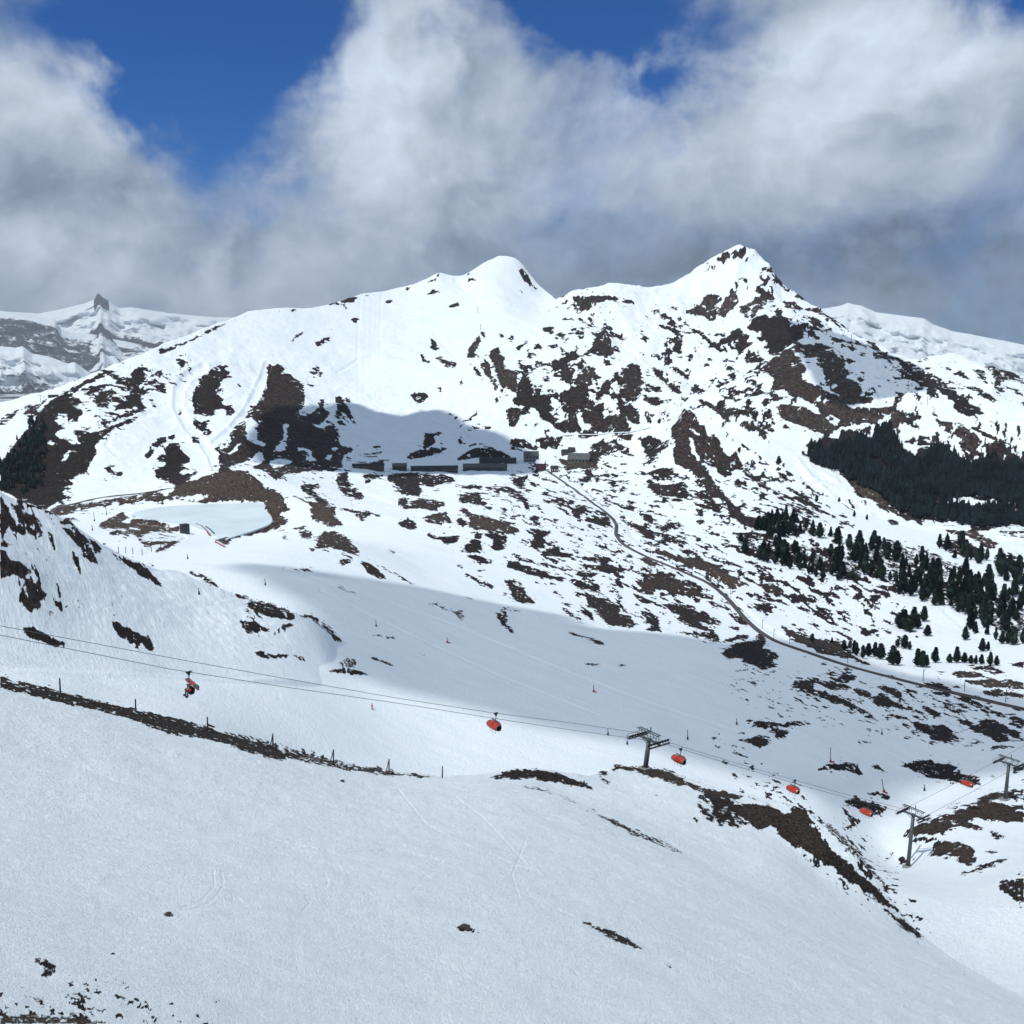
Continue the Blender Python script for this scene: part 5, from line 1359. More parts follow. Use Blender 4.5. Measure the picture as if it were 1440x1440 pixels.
class MB:
    def __init__(s): s.v = []; s.f = []
    def add(s, vs, fs):
        o = len(s.v); s.v += [tuple(x) for x in vs]; s.f += [[i + o for i in f] for f in fs]; return s
    def box(s, c, size, rot=None):
        x, y, z = (k / 2 for k in size); c = Vector(c)
        vs = [Vector((a * x, b * y, d * z)) for d in (-1, 1) for a, b in ((-1, -1), (1, -1), (1, 1), (-1, 1))]
        if rot is not None: vs = [rot @ q for q in vs]
        return s.add([c + q for q in vs], [(3, 2, 1, 0), (4, 5, 6, 7), (0, 1, 5, 4), (1, 2, 6, 5), (2, 3, 7, 6), (3, 0, 4, 7)])
    def tube(s, pts, r, n=8, cap=True):
        pts = [Vector(p) for p in pts]; rs = r if isinstance(r, (list, tuple)) else [r] * len(pts); vs = []; fs = []
        for i, p in enumerate(pts):
            d = (pts[min(i + 1, len(pts) - 1)] - pts[max(i - 1, 0)]).normalized()
            a = d.cross(Vector((0, 0, 1)));  a = a.normalized() if a.length > 1e-3 else Vector((1, 0, 0)); b = d.cross(a)
            vs += [p + (a * math.cos(2 * math.pi * k / n) + b * math.sin(2 * math.pi * k / n)) * rs[i] for k in range(n)]
        for i in range(len(pts) - 1):
            for k in range(n): fs.append((i * n + k, i * n + (k + 1) % n, (i + 1) * n + (k + 1) % n, (i + 1) * n + k))
        if cap: fs += [tuple(range(n - 1, -1, -1)), tuple((len(pts) - 1) * n + k for k in range(n))]
        return s.add(vs, fs)
    def sphere(s, c, r, sc=(1, 1, 1), n=10):
        c = Vector(c); vs = []; fs = []
        for i in range(n // 2 + 1):
            a = math.pi * i / (n // 2)
            for k in range(n): vs.append(c + Vector((math.sin(a) * math.cos(2 * math.pi * k / n) * sc[0], math.sin(a) * math.sin(2 * math.pi * k / n) * sc[1], math.cos(a) * sc[2])) * r)
        for i in range(n // 2):
            for k in range(n): fs.append((i * n + k, (i + 1) * n + k, (i + 1) * n + (k + 1) % n, i * n + (k + 1) % n))
        return s.add(vs, fs)
    def build(s, name, m, parent=None, smooth=False):
        me = bpy.data.meshes.new(name); me.from_pydata(s.v, [], s.f); me.update()
        bm = bmesh.new(); bm.from_mesh(me); bmesh.ops.remove_doubles(bm, verts=bm.verts, dist=1e-5); bmesh.ops.recalc_face_normals(bm, faces=bm.faces); bm.to_mesh(me); bm.free()
        if smooth: me.polygons.foreach_set('use_smooth', np.ones(len(me.polygons), bool))
        me.materials.append(m if not isinstance(m, str) else M[m]); o = bpy.data.objects.new(name, me); COL.objects.link(o)
        if parent is not None: o.parent = parent
        return o
def empty(name, loc=(0, 0, 0), rz=0.0, label=None, cat=None, group=None):
    o = bpy.data.objects.new(name, None); COL.objects.link(o); o.location = loc; o.rotation_euler = (0, 0, rz); o.empty_display_size = 0.3
    return tag(o, label, cat, group)
def copy_tree(o, parent=None):
    c = o.copy(); COL.objects.link(c)
    if parent is not None: c.parent = parent
    for ch in list(o.children): copy_tree(ch, c)
    return c

# ------------------------------------------------------------------ chairlift
LDIR = Vector((0.82, 0.572, 0)).normalized(); LAT = Vector((-LDIR.y, LDIR.x, 0)); LANG = math.atan2(LDIR.y, LDIR.x)
TB1 = hit(907, 1083)
def line_pt(u, v, off=0.0):                    # point over the lift line seen along u, v
    th, e = ray(u, v); b = Vector((math.sin(th), math.cos(th))); o = TB1.xy + LAT.xy * off
    den = b.x * LDIR.y - b.y * LDIR.x
    d = (o.x * LDIR.y - o.y * LDIR.x) / den
    return Vector((b.x * d, b.y * d, float(e) * d))
ARM = 2.7
def make_tower(base, height, label, lean=0.0):
    """column, crossarm, gantry rails over it and a train of wheels at either end"""
    base = Vector(base)
    t = empty('chairlift_tower', base, LANG, label, 'lift tower', 'towers of the chairlift')
    H = height
    MB().box((0, 0, 0.15), (1.9, 1.9, 0.9)).build('base', 'concrete', t)
    tx = lean * H
    col = MB(); col.tube([(0, 0, -0.6), (tx * 0.5, 0, H * 0.5), (tx, 0, H)], [0.52, 0.45, 0.36], 14)
    col.tube([(0, 0, 0.55), (0, 0, 0.68)], 0.66, 14); col.tube([(tx * 0.96, 0, H - 0.15), (tx, 0, H)], 0.5, 14)
    c = col.build('column', 'steel', t, True)
    lad = MB()
    for sx in (-0.2, 0.2): lad.tube([(0.52 + tx * 0.05, sx, 0.6), (0.44 + tx, sx, H - 0.2)], 0.035, 5)
    nr = int(H / 0.45)
    for k in range(nr):
        f = k / nr; x = 0.52 - 0.08 * f + tx * f
        lad.tube([(x, -0.2, 0.7 + f * (H - 1)), (x, 0.2, 0.7 + f * (H - 1))], 0.025, 4)
    lad.build('ladder', 'darksteel', t)
    ca = MB(); ca.box((tx, 0, H + 0.16), (0.42, 2 * ARM + 0.7, 0.34)); ca.box((tx, 0, H + 0.16), (0.9, 0.9, 0.5))
    for s in (-1, 1): ca.tube([(tx, s * 0.4, H - 0.9), (tx, s * 1.9, H)], 0.07, 6)
    ca.build('crossarm', 'steel', t)
    ga = MB()
    for y in (-ARM + 0.3, -0.8, 0.8, ARM - 0.3):
        for x in (-0.35, 0.35): ga.tube([(tx + x, y, H + 0.3), (tx + x, y, H + 1.75)], 0.055, 6)
    for x in (-0.35, 0.35): ga.box((tx + x, 0, H + 1.8), (0.14, 2 * ARM + 0.5, 0.16))
    for y in (-ARM, 0, ARM): ga.box((tx, y, H + 1.8), (0.7, 0.1, 0.12))
    for s in (-1, 1): ga.tube([(tx, s * (ARM - 0.3), H + 0.35), (tx, s * 0.8, H + 1.7)], 0.045, 5)
    ga.build('lifting_frame', 'steel', t)
    MB().tube([(tx, -0.5, H + 1.8), (tx, -0.5, H + 2.9)], 0.10, 6).build('mast', 'darksteel', t)
    for s in (-1, 1):
        a = empty('wheel_train', (tx, s * ARM, H + 0.25), 0); a.parent = t
        b = MB(); b.box((0, 0, 0.25), (5.4, 0.16, 0.22)); b.box((0, 0.28 * s, -0.35), (5.2, 0.55, 0.05))
        for x in (-2.5, -1.2, 0, 1.2, 2.5): b.tube([(x, 0.5 * s, -0.35), (x, 0.5 * s, 0.6)], 0.03, 5)
        b.tube([(-2.6, 0.5 * s, 0.6), (2.6, 0.5 * s, 0.6)], 0.035, 5)
        a_beam = b.build('walkway', 'darksteel', a)
        for k in range(8):
            x = -2.45 + 0.7 * k
            MB().tube([(x, -0.08, 0.16), (x, 0.08, 0.16)], 0.25, 14).build('wheel', 'rubber', a)
    return t
def ground_at(p): return Vector((p.x, p.y, ground_z(p.x, p.y)))
heads = {}
def tower_from_px(ub, vb, vt, label, lean=0.0):
    b0 = line_pt(ub, vb); b = Vector((b0.x, b0.y, ground_z(b0.x, b0.y)))
    top = line_pt(ub, vt); H = max(top.z - b.z, 4.0)
    make_tower(b, H, label, lean); return b, H
t1, h1 = tower_from_px(907, 1083, 1043, 'lift tower standing on the brown crest of the near slope', 0.14)
t2, h2 = tower_from_px(1277, 1213, 1150, 'tall lift tower standing in the snowy hollow beside the brown knoll', 0.06)
t3, h3 = tower_from_px(1414, 1118, 1077, 'lift tower standing on top of the brown knoll', 0.04)
def head(b, h, s, lean): return b + Vector((0, 0, h + 0.66)) + LAT * (ARM * s) + LDIR * (lean * h)
for s, lab, left in ((1, 'far rope of the chairlift, running from the left edge past three towers', [(-330, 818), (-100, 861), (0, 880), (240, 925), (400, 954), (560, 982), (697, 1003), (800, 1016)]),
                     (-1, 'near rope of the chairlift, carrying the chair with skiers', [(-330, 835), (-100, 875), (0, 893), (240, 941), (400, 966), (560, 989), (700, 1011), (800, 1026)])):
    pts = [line_pt(u, v, ARM * s) for u, v in left]
    H1, H2, H3 = head(t1, h1, s, 0.14), head(t2, h2, s, 0.06), head(t3, h3, s, 0.04)
    def span(a, b, sag, n=14): return [a.lerp(b, k / n) + Vector((0, 0, -4 * sag * (k / n) * (1 - k / n))) for k in range(n)]
    end = H3 + (H3 - H2) * 1.2 + Vector((0, 0, 3))
    pts = pts + span(H1, H2, 0.6) + span(H2, H3, 0.3) + span(H3, end, 0.8) + [end]
    # soften the surveyed part
    tag(MB().tube(pts, 0.042, 5).build('lift_rope', 'cable', None, True), lab, 'cable', 'ropes of the chairlift')
def rope_at(u, s):                             # height of rope s at the bearing of column u
    for k in range(40): pass

def chair_parts(t, up=False):
    """hanger, seat and bubble; x is the way of travel, y across, origin at the grip"""
    g = MB(); g.box((0, 0, 0.02), (0.62, 0.2, 0.26)); g.box((0, 0.12, -0.2), (0.3, 0.3, 0.26)); g.tube([(-0.34, 0, 0.1), (-0.34, 0.14, 0.1)], 0.1, 8); g.tube([(0.34, 0, 0.1), (0.34, 0.14, 0.1)], 0.1, 8)
    g.build('grip', 'darksteel', t)
    h = MB(); h.tube([(0, 0.12, -0.2), (0, 0.1, -0.7), (0, 0.0, -1.25)], [0.09, 0.075, 0.08], 8); h.box((0, 0, -1.28), (0.18, 2.3, 0.12))
    for s in (-1, 1): h.tube([(0, s * 1.12, -1.28), (-0.30, s * 1.22, -1.7), (-0.36, s * 1.24, -2.35), (-0.2, s * 1.24, -2.75), (0.35, s * 1.24, -2.8)], 0.045, 6)
    h.build('hanger', 'steel', t)
    se = MB(); se.box((0.03, 0, -2.72), (0.52, 2.44, 0.14)); se.build('seat', 'black', t)
    bk = MB(); bk.box((-0.30, 0, -2.36), (0.12, 2.44, 0.62), Matrix.Rotation(R(-12), 3, 'Y')); bk.build('backrest', 'black', t)
    fr = MB()
    for y in (-0.8, 0.0, 0.8):
        fr.tube([(0.42, y, -2.35), (0.62, y, -2.75), (0.62, y, -3.2)], 0.03, 5); fr.tube([(0.62, y - 0.25, -3.2), (0.62, y + 0.25, -3.2)], 0.03, 5)
    fr.tube([(0.3, -1.2, -2.35), (0.45, -1.2, -2.35), (0.45, 1.2, -2.35), (0.3, 1.2, -2.35)], 0.03, 5)
    if not up: fr.build('footrest', 'darksteel', t)
    # bubble: a curved shell swung forward, or thrown back over the backrest
    n = 9; prof = []
    for k in range(n + 1):
        a = R(122) - R(182) * k / n; prof.append((0.10 + 0.92 * math.cos(a), -2.20 + 0.70 * math.sin(a)))
    if up: prof = [(-0.38 - 0.86 * math.cos(R(118) - R(150) * k / n) * 0.95 + 0.25, -2.05 + 0.80 * math.sin(R(118) - R(150) * k / n)) for k in range(n + 1)]
    ys = [-1.52, -1.42, -0.80, -0.04, 0.04, 0.80, 1.42, 1.52]; inset = [0.66, 0.86, 1, 1, 1, 1, 0.86, 0.66]
    cx = sum(p[0] for p in prof) / len(prof); cz = sum(p[1] for p in prof) / len(prof)
    def shell(y0, y1, nm, m, off=0.0):
        sh = MB(); vs = []; idx = [i for i in range(len(ys)) if y0 - 1e-6 <= ys[i] <= y1 + 1e-6]
        for th_k in (0.0, -0.05):
            for i in idx:
                for (x, z) in prof:
                    f = inset[i] * (1 + th_k + off); vs.append((cx + (x - cx) * f, ys[i], cz + (z - cz) * f))
        nn = n + 1; ni = len(idx); fs = []
        for L in (0, 1):
            for i in range(ni - 1):
                for k in range(n):
                    q = [L * ni * nn + i * nn + k, L * ni * nn + (i + 1) * nn + k, L * ni * nn + (i + 1) * nn + k + 1, L * ni * nn + i * nn + k + 1]
                    fs.append(q)
        for i in range(ni - 1):
            for k in (0, n): fs.append([i * nn + k, (i + 1) * nn + k, ni * nn + (i + 1) * nn + k, ni * nn + i * nn + k])
        for i in (0, ni - 1):
            for k in range(n): fs.append([i * nn + k, i * nn + k + 1, ni * nn + i * nn + k + 1, ni * nn + i * nn + k])
        return sh.add(vs, fs).build(nm, m, t, True)
    bub = shell(-1.52, 1.52, 'bubble', 'orange')
    # dark end rims and the middle bar
    rim = MB()
    for y in (-1.50, 1.50): rim.tube([(cx + (x - cx) * 0.72, y, cz + (z - cz) * 0.72) for x, z in prof], 0.10, 6)
    rim.tube([(cx + (x - cx) * 1.01, 0, cz + (z - cz) * 1.01) for x, z in prof], 0.035, 5)
    r_ = rim.build('rim', 'shade', bub)
CHAIRS = [(265, 945, -1, True, math.pi, 'chair with its orange bubble thrown open behind two riders, at the left'), (697, 1003, 1, False, math.pi, 'empty chair with closed orange bubble hanging left of the tower on the crest'),
          (957, 1052, -1, False, math.pi, 'orange bubble chair hanging just right of the tower on the crest'), (1117, 1108, 1, False, math.pi, 'orange bubble chair hanging over the rocky rim between the first two towers'),
          (1220, 1142, -1, False, math.pi, 'orange bubble chair hanging just left of the tower in the hollow'), (1362, 1099, 1, False, math.pi, 'small orange bubble chair between the tower in the hollow and the tower on the knoll')]
def skin_mesh(name, verts, edges, radii, m, parent=None, sub=1):
    me = bpy.data.meshes.new(name); me.from_pydata([tuple(v) for v in verts], edges, [])
    o = bpy.data.objects.new(name + '_rig', me); COL.objects.link(o)
    o.modifiers.new('skin', 'SKIN'); sd = o.modifiers.new('sub', 'SUBSURF'); sd.levels = sub; sd.render_levels = sub
    for i, r in enumerate(radii): me.skin_vertices[0].data[i].radius = (r, r)
    me.skin_vertices[0].data[0].use_root = True
    dg = bpy.context.evaluated_depsgraph_get(); nm = bpy.data.meshes.new_from_object(o.evaluated_get(dg)); nm.name = name
    bpy.data.objects.remove(o); bpy.data.meshes.remove(me)
    nm.materials.clear(); nm.materials.append(M[m]); nm.polygons.foreach_set('use_smooth', np.ones(len(nm.polygons), bool))
    ob = bpy.data.objects.new(name, nm); COL.objects.link(ob)
    if parent is not None: ob.parent = parent
    return ob
def rider(loc, rz, label, jacket, lean=0.0):
    """seated skier, hips at the origin, facing +x"""
    p = empty('person', loc, rz, label, 'person', 'riders on the chair')
    V_ = [(0, 0, 0.08), (0.03, 0, 0.30), (0.08 + lean, 0, 0.55), (0.13 + lean, 0, 0.70), (0.16 + lean, 0, 0.86),                       # trunk, neck, head
          (0.06 + lean, 0.21, 0.56), (0.20, 0.27, 0.33), (0.42, 0.20, 0.27), (0.50, 0.19, 0.27),
          (0.06 + lean, -0.21, 0.56), (0.20, -0.27, 0.33), (0.42, -0.20, 0.27), (0.50, -0.19, 0.27),
          (0.05, 0.11, 0.04), (0.46, 0.14, 0.06), (0.50, 0.14, -0.36), (0.52, 0.14, -0.42), (0.68, 0.15, -0.45),
          (0.05, -0.11, 0.04), (0.46, -0.14, 0.06), (0.47, -0.14, -0.36), (0.49, -0.14, -0.42), (0.65, -0.15, -0.45)]
    E_ = [(0, 1), (1, 2), (2, 3), (3, 4), (2, 5), (5, 6), (6, 7), (7, 8), (2, 9), (9, 10), (10, 11), (11, 12), (0, 13), (13, 14), (14, 15), (15, 16), (16, 17), (0, 18), (18, 19), (19, 20), (20, 21), (21, 22)]
    Rr = [0.17, 0.165, 0.17, 0.075, 0.115, 0.085, 0.07, 0.055, 0.05, 0.085, 0.07, 0.055, 0.05, 0.115, 0.09, 0.07, 0.08, 0.06, 0.115, 0.09, 0.07, 0.08, 0.06]
    skin_mesh('body', V_, E_, Rr, 'navy', p)
    JV = V_[:3] + V_[5:8] + V_[9:12]; JE = [(0, 1), (1, 2), (2, 3), (3, 4), (4, 5), (2, 6), (6, 7), (7, 8)]
    skin_mesh('jacket', JV, JE, [0.195, 0.19, 0.195, 0.11, 0.09, 0.075, 0.11, 0.09, 0.075], jacket, p)
    hd = V_[4]
    MB().sphere((hd[0] + 0.03, 0, hd[2] - 0.01), 0.105, (0.95, 0.85, 1.15), 12).sphere((hd[0] + 0.135, 0, hd[2] - 0.03), 0.022, n=6).build('face', 'skin', p, True)
    MB().sphere((hd[0] - 0.01, 0, hd[2] + 0.05), 0.145, (1.1, 0.95, 0.92), 12).build('helmet', 'helmet', p, True)
    MB().box((hd[0] + 0.115, 0, hd[2] + 0.02), (0.06, 0.17, 0.075)).build('goggles', 'rubber', p)
    for s in (0.15, -0.15):
        f = MB(); f.box((0.63, s, -0.50), (0.36, 0.11, 0.16)); f.build('boot', 'rubber', p)
    return p
ch0 = None
ropes_s = {}
for (u, v, s, up, rot, lab) in CHAIRS:
    if u > 900:                                  # on the rope between two towers: take the rope's own height
        g = line_pt(u, v, ARM * s)
        a, b, sag = ((head(t1, h1, s, 0.14), head(t2, h2, s, 0.06), 0.6) if u < 1275 else (head(t2, h2, s, 0.06), head(t3, h3, s, 0.04), 0.3))
        f = (g - a).xy.dot((b - a).xy) / (b - a).xy.length_squared
        g = a.lerp(b, f) + Vector((0, 0, -4 * sag * f * (1 - f)))
    else: g = line_pt(u, v, ARM * s)
    g = g + Vector((0, 0, -0.05))
    if up:
        c = empty('chairlift_chair', g, LANG + rot, lab, 'lift chair', 'chairs of the lift'); chair_parts(c, True)
        for y, jk, lb, ln in ((0.75, 'redcloth', 'seated skier in a dark red jacket at the front side of the open chair', 0.06), (-0.15, 'yellow', 'seated skier in a tan jacket in the middle of the open chair', 0.02)):
            off = Matrix.Rotation(LANG + rot, 3, 'Z') @ Vector((0.0, y, -2.66)); rider(g + off, LANG + rot, lb, jk, ln)
    elif ch0 is None:
        ch0 = c = empty('chairlift_chair', g, LANG + rot, lab, 'lift chair', 'chairs of the lift'); chair_parts(c)
    else:
        c = copy_tree(ch0); c.location = g; c['label'] = lab

# ------------------------------------------------------------------ posts along the rim
POSTS = [(85, 974, 18, 0, 'first thin post on the rim at the far left, leaning slightly'), (191, 1000, 16, 0, 'thin post on the rim below the chair with riders, left of it'), (292, 1027, 18, 0, 'post on the rocky rim below and right of the chair with riders'), (384, 1051, 19, 1, 'braced post on the rim, first of the four with a slanting stay'),
         (469, 1073, 19, 1, 'braced post in the middle of the rocky rim'), (547, 1087, 20, 1, 'braced post near the right end of the rocky rim'), (622, 1093, 16, 0, 'last thin post on the rim before the dark crest')]
for (u, v, hpx, brace, lab) in POSTS:
    g = hit(u, v + 1); d = g.xy.length; h = hpx * d / F / 0.86
    p = empty('post', g, random.uniform(-0.6, 0.2), lab, 'post', 'posts along the rim')
    MB().tube([(0, 0, -0.4), (0.02, 0, h * 0.5), (0.05, 0.01, h)], [0.10, 0.09, 0.075], 7).build('stake', 'wood', p)
    if brace: MB().tube([(-0.55, -0.05, -0.3), (0.03, 0, h * 0.92)], 0.06, 6).build('stay', 'wood', p)

# ------------------------------------------------------------------ snow lances and piste markers
LANCES = [(1168, 1072, 21, 'red', 'tall snow lance with a red foot above a dark patch in the shaded bowl'), (1243, 1114, 17, 'red', 'slanting snow lance with a red foot left of the big dark patch'), (629, 904, 8, 'red', 'small red-footed snow lance alone in the middle of the shaded bowl'), (835, 973, 10, 'red', 'snow lance on a small stony mound in the bowl'),
          (967, 1040, 14, 'black', 'dark-footed snow lance right of the tower on the crest'), (1036, 1019, 9, 'black', 'dark snow lance left of the oval dark patches'), (882, 1047, 14, 'black', 'dark snow lance left of the tower on the crest'), (855, 1034, 6, 'black', 'stubby dark lance under the ropes left of the crest tower'),
          (373, 823, 9, 'black', 'dark snow lance on the lit piste above the left hill'), (264, 786, 7, 'black', 'small dark lance on the piste below the pond'), (529, 881, 10, 'black', 'thin dark lance in the upper shaded bowl'), (280, 836, 8, 'black', 'small dark lance on the face of the left hill'), (523, 997, 0, '', ''), (130, 746, 7, 'black', 'small dark lance on the snow left of the pond bank'),
          (1240, 1033, 9, 'black', 'dark lance below the railway at the right'), (1300, 1112, 6, 'black', 'short dark lance just under the big dark patch'), (150, 724, 12, 'black', 'thin lance beside the snow road left of the pond'), (133, 733, 12, 'black', 'thin lance nearest the left hill, by the snow road')]
for (u, v, hpx, foot, lab) in LANCES:
    if not foot: continue
    g = hit(u, v); d = g.xy.length; k = d / F; h = max(hpx * k * 1.05, 2.0)
    p = empty('snow_lance', g, random.uniform(-1, 1), lab, 'snow lance', 'snow lances on the pistes')
    sl_ = 0.25 if u == 1243 else 0.05
    MB().tube([(0, 0, 0), (-sl_ * h, 0, h)], 0.05 + 0.00018 * d, 6).build('pole', 'darksteel', p)
    w_ = 0.38 + 0.0011 * d
    MB().tube([(0, 0, -0.3), (0, 0, w_ * 0.9), (0, 0, w_ * 1.5)], [w_ * 0.45, w_ * 0.35, 0.1], 8).build('foot_pad', foot, p)
    if foot == 'red': MB().box((w_ * 0.5, 0, 0.15), (w_ * 2.2, w_ * 0.6, 0.3)).build('valve_box', 'red', p)

# a skier in red standing on the lit piste
g = hit(523, 998); p = empty('person', g, R(40), 'skier in red standing on the lit piste under the ropes', 'person')
V_ = [(0, 0, 0.92), (0.02, 0, 1.15), (0.05, 0, 1.40), (0.06, 0, 1.54), (0.08, 0, 1.66), (0.05, 0.2, 1.40), (0.16, 0.3, 1.12), (0.34, 0.3, 1.05), (0.05, -0.2, 1.40), (0.16, -0.3, 1.12), (0.34, -0.3, 1.05),
      (0, 0.1, 0.88), (0.1, 0.13, 0.5), (0, 0.14, 0.1), (0.14, 0.14, 0.06), (0, -0.1, 0.88), (0.1, -0.13, 0.5), (0, -0.14, 0.1), (0.14, -0.14, 0.06)]
E_ = [(0, 1), (1, 2), (2, 3), (3, 4), (2, 5), (5, 6), (6, 7), (2, 8), (8, 9), (9, 10), (0, 11), (11, 12), (12, 13), (13, 14), (0, 15), (15, 16), (16, 17), (17, 18)]
skin_mesh('body', V_, E_, [0.17, 0.16, 0.17, 0.07, 0.11, 0.085, 0.065, 0.05, 0.085, 0.065, 0.05, 0.11, 0.085, 0.07, 0.06, 0.11, 0.085, 0.07, 0.06], 'redcloth', p)
MB().sphere((0.08, 0, 1.70), 0.14, n=10).build('helmet', 'redcloth', p, True)
for s in (0.14, -0.14): MB().box((0.1, s, 0.02), (1.6, 0.1, 0.03)).build('ski', 'darksteel', p)
for s in (0.3, -0.3): MB().tube([(0.36, s, 1.05), (0.55, s, 0.02)], 0.015, 5).build('ski_pole', 'darksteel', p)

# ------------------------------------------------------------------ trees
def tree_mesh(kind, seed, faces, core=0.74):
    """arolla pine or spruce: trunk, and a crown of many small needle sprays on whorls of limbs; unit height"""
    rg = random.Random(seed); cr = MB(); tr = MB()
    tr.tube([(0, 0, -0.06), (0.006, 0, 0.3), (0, 0.004, 0.75), (0, 0, 0.93)], [0.030, 0.024, 0.012, 0.004], 6)
    lean = rg.uniform(-0.03, 0.03)
    def rad(z):
        if kind == 'round': return 0.235 * min(1, (z - 0.06) / 0.20) ** 0.6 * (1 - max(0, (z - 0.45)) / 0.58) ** 0.55
        return 0.22 * (1 - z) ** 0.85 * min(1, (z - 0.03) / 0.10) + 0.012
    if core:
        vs = []; fs = []; nr, na = 7, 8
        for i in range(nr + 1):
            z = 0.07 + 0.91 * i / nr
            for k in range(na):
                r = max(rad(min(z, 0.985)), 0.008) * core * rg.uniform(0.7, 1.1); a = 6.283 * (k + rg.uniform(-.3, .3)) / na
                vs.append((math.cos(a) * r + lean * z, math.sin(a) * r, z + rg.uniform(-.03, .03)))
        for i in range(nr):
            for k in range(na): fs.append((i * na + k, i * na + (k + 1) % na, (i + 1) * na + (k + 1) % na, (i + 1) * na + k))
        fs.append(tuple(nr * na + k for k in range(na))); fs.append(tuple(range(na - 1, -1, -1)))
        cr.add(vs, fs)
    lob = [(rg.uniform(0, 6.28), rg.uniform(0.12, 0.95), rg.uniform(0.45, 1.4)) for _ in range(11)]
    for k in range(faces):
        z = 0.08 + 0.92 * rg.random() ** 0.9; a = rg.uniform(0, 6.283)
        rr_ = max(rad(min(z, 0.995)), 0.01)
        f = 1.0
        for (la, lz, lf) in lob:
            dd = (math.cos(a - la) - 1) * 1.5 - ((z - lz) / 0.12) ** 2
            if dd > -2: f += (lf - 1) * math.exp(dd)
        r = rr_ * f * rg.uniform(0.25, 1.0) ** 0.5
        c = Vector((math.cos(a) * r + lean * z, math.sin(a) * r, z - 0.25 * r * (kind != 'round') + rg.uniform(-0.01, 0.01)))
        s = rg.uniform(0.022, 0.05) * (1.15 - 0.5 * z)
        out = Vector((math.cos(a), math.sin(a), rg.uniform(-0.5, 0.5))).normalized(); side = out.cross(Vector((rg.uniform(-.4, .4), rg.uniform(-.4, .4), 1))).normalized(); up = side.cross(out)
        cr.add([c - side * s - up * s * 0.5, c + side * s - up * s * 0.4, c + out * s * 0.9 + up * s * rg.uniform(0.5, 1.1)], [(0, 1, 2)])
        if k % 2: cr.add([c - out * s * 0.8, c + out * s * 0.9 - up * 0.3 * s, c + up * s * 1.2], [(0, 1, 2)])
    return cr, tr
PROTO = []
for i, (kind, fc) in enumerate((('round', 620), ('round', 520), ('spire', 620), ('round', 700), ('round', 420))):
    cr, tr = tree_mesh(kind, 50 + i, fc)
    oc = cr.build('crown', 'needle'); ot = tr.build('trunk', 'bark'); PROTO.append((oc.data, ot.data))
    bpy.data.objects.remove(oc); bpy.data.objects.remove(ot)
n_tree = 0
def plant(u, v, hpx, label, group, kind=None, wide=1.0):
    global n_tree
    g = hit(u, v); d = g.xy.length; h = hpx * d / F / 0.97 * random.choice((0.8, 0.92, 1.0, 1.08, 1.2))
    cm, tm = PROTO[random.randrange(len(PROTO)) if kind is None else kind]
    t = empty('pine_tree', g, random.uniform(0, 6.28), label, 'tree', group)
    w = h * wide * random.uniform(0.85, 1.5)
    t.scale = (w, w, h)
    for nm, me in (('crown', cm), ('trunk', tm)):
        o = bpy.data.objects.new(nm, me); COL.objects.link(o); o.parent = t
    n_tree += 1
    return t
def scatter(poly, n, hmin, hmax, label, group, mind=4.0):
    poly = np.asarray(poly, float); lo, hi = poly.min(0), poly.max(0); pts = []; tries = 0
    while len(pts) < n and tries < n * 60:
        tries += 1
        u, v = random.uniform(lo[0], hi[0]), random.uniform(lo[1], hi[1])
        if not poly_mask(np.array([u]), np.array([v]), poly)[0]: continue
        if any((u - a) ** 2 + ((v - b) * 1.6) ** 2 < mind ** 2 for a, b in pts): continue
        pts.append((u, v)); plant(u, v, random.uniform(hmin, hmax), label, group)
scatter([(1058, 748), (1072, 738), (1090, 730), (1118, 730), (1135, 738), (1132, 750), (1105, 758), (1075, 752)], 32, 13, 19, 'dark pine in the uppermost strip of trees on the snowy slope right of the railway', 'pines in the uppermost strip', 4.6)
scatter([(1036, 768), (1060, 762), (1095, 768), (1130, 776), (1165, 796), (1200, 812), (1214, 818), (1160, 816), (1100, 800), (1050, 782)], 44, 13, 21, 'dark pine in the strip that borders the smooth piste, left part of the wood', 'pines along the piste edge', 4.8)
scatter([(1140, 752), (1180, 752), (1215, 762), (1250, 768), (1275, 772), (1300, 790), (1330, 800), (1315, 850), (1270, 835), (1220, 812), (1170, 792)], 70, 14, 22, 'tall dark pine in the loose middle of the wood with snow between the stems', 'pines in the middle of the wood', 5.0)
scatter([(1290, 812), (1350, 806), (1395, 822), (1442, 842), (1446, 912), (1400, 904), (1350, 884), (1315, 858), (1280, 838)], 86, 16, 24, 'tall dark pine in the dense lower wood at the right edge', 'pines in the dense lower wood', 5.0)
scatter([(1314, 768), (1350, 766), (1372, 772), (1394, 782), (1386, 796), (1340, 786)], 16, 14, 20, 'dark pine in the small cluster on the snow above the lower wood', 'pines in the small cluster', 4.5)
scatter([(1402, 800), (1440, 802), (1443, 828), (1412, 818)], 10, 18, 25, 'dark pine in the cluster at the right edge of the snowfield', 'pines at the right edge', 4.5)
LONE = [(1148, 706, 9, 'small round pine alone on the bright slope below the brown gully'), (1180, 706, 8, 'small pine alone near the rim of the brown gully'), (1201, 727, 9, 'pointed pine alone on the smooth snow above the wood'), (1219, 731, 8, 'small pine just right of the pointed lone one'),
        (1095, 653, 11, 'dark pine alone among the rocks of the spur'), (1042, 762, 12, 'broad pine at the upper left tip of the wood'), (1357, 900, 15, 'lone pine on the piste below the dense lower wood'), (1304, 894, 12, 'bush-like pine at the right foot of the round clump'),
        (1381, 916, 16, 'pine at the left of the pair by the lower wood'), (1389, 915, 15, 'pine at the right of the pair by the lower wood'), (1315, 932, 21, 'stout round pine alone beside the railway')]
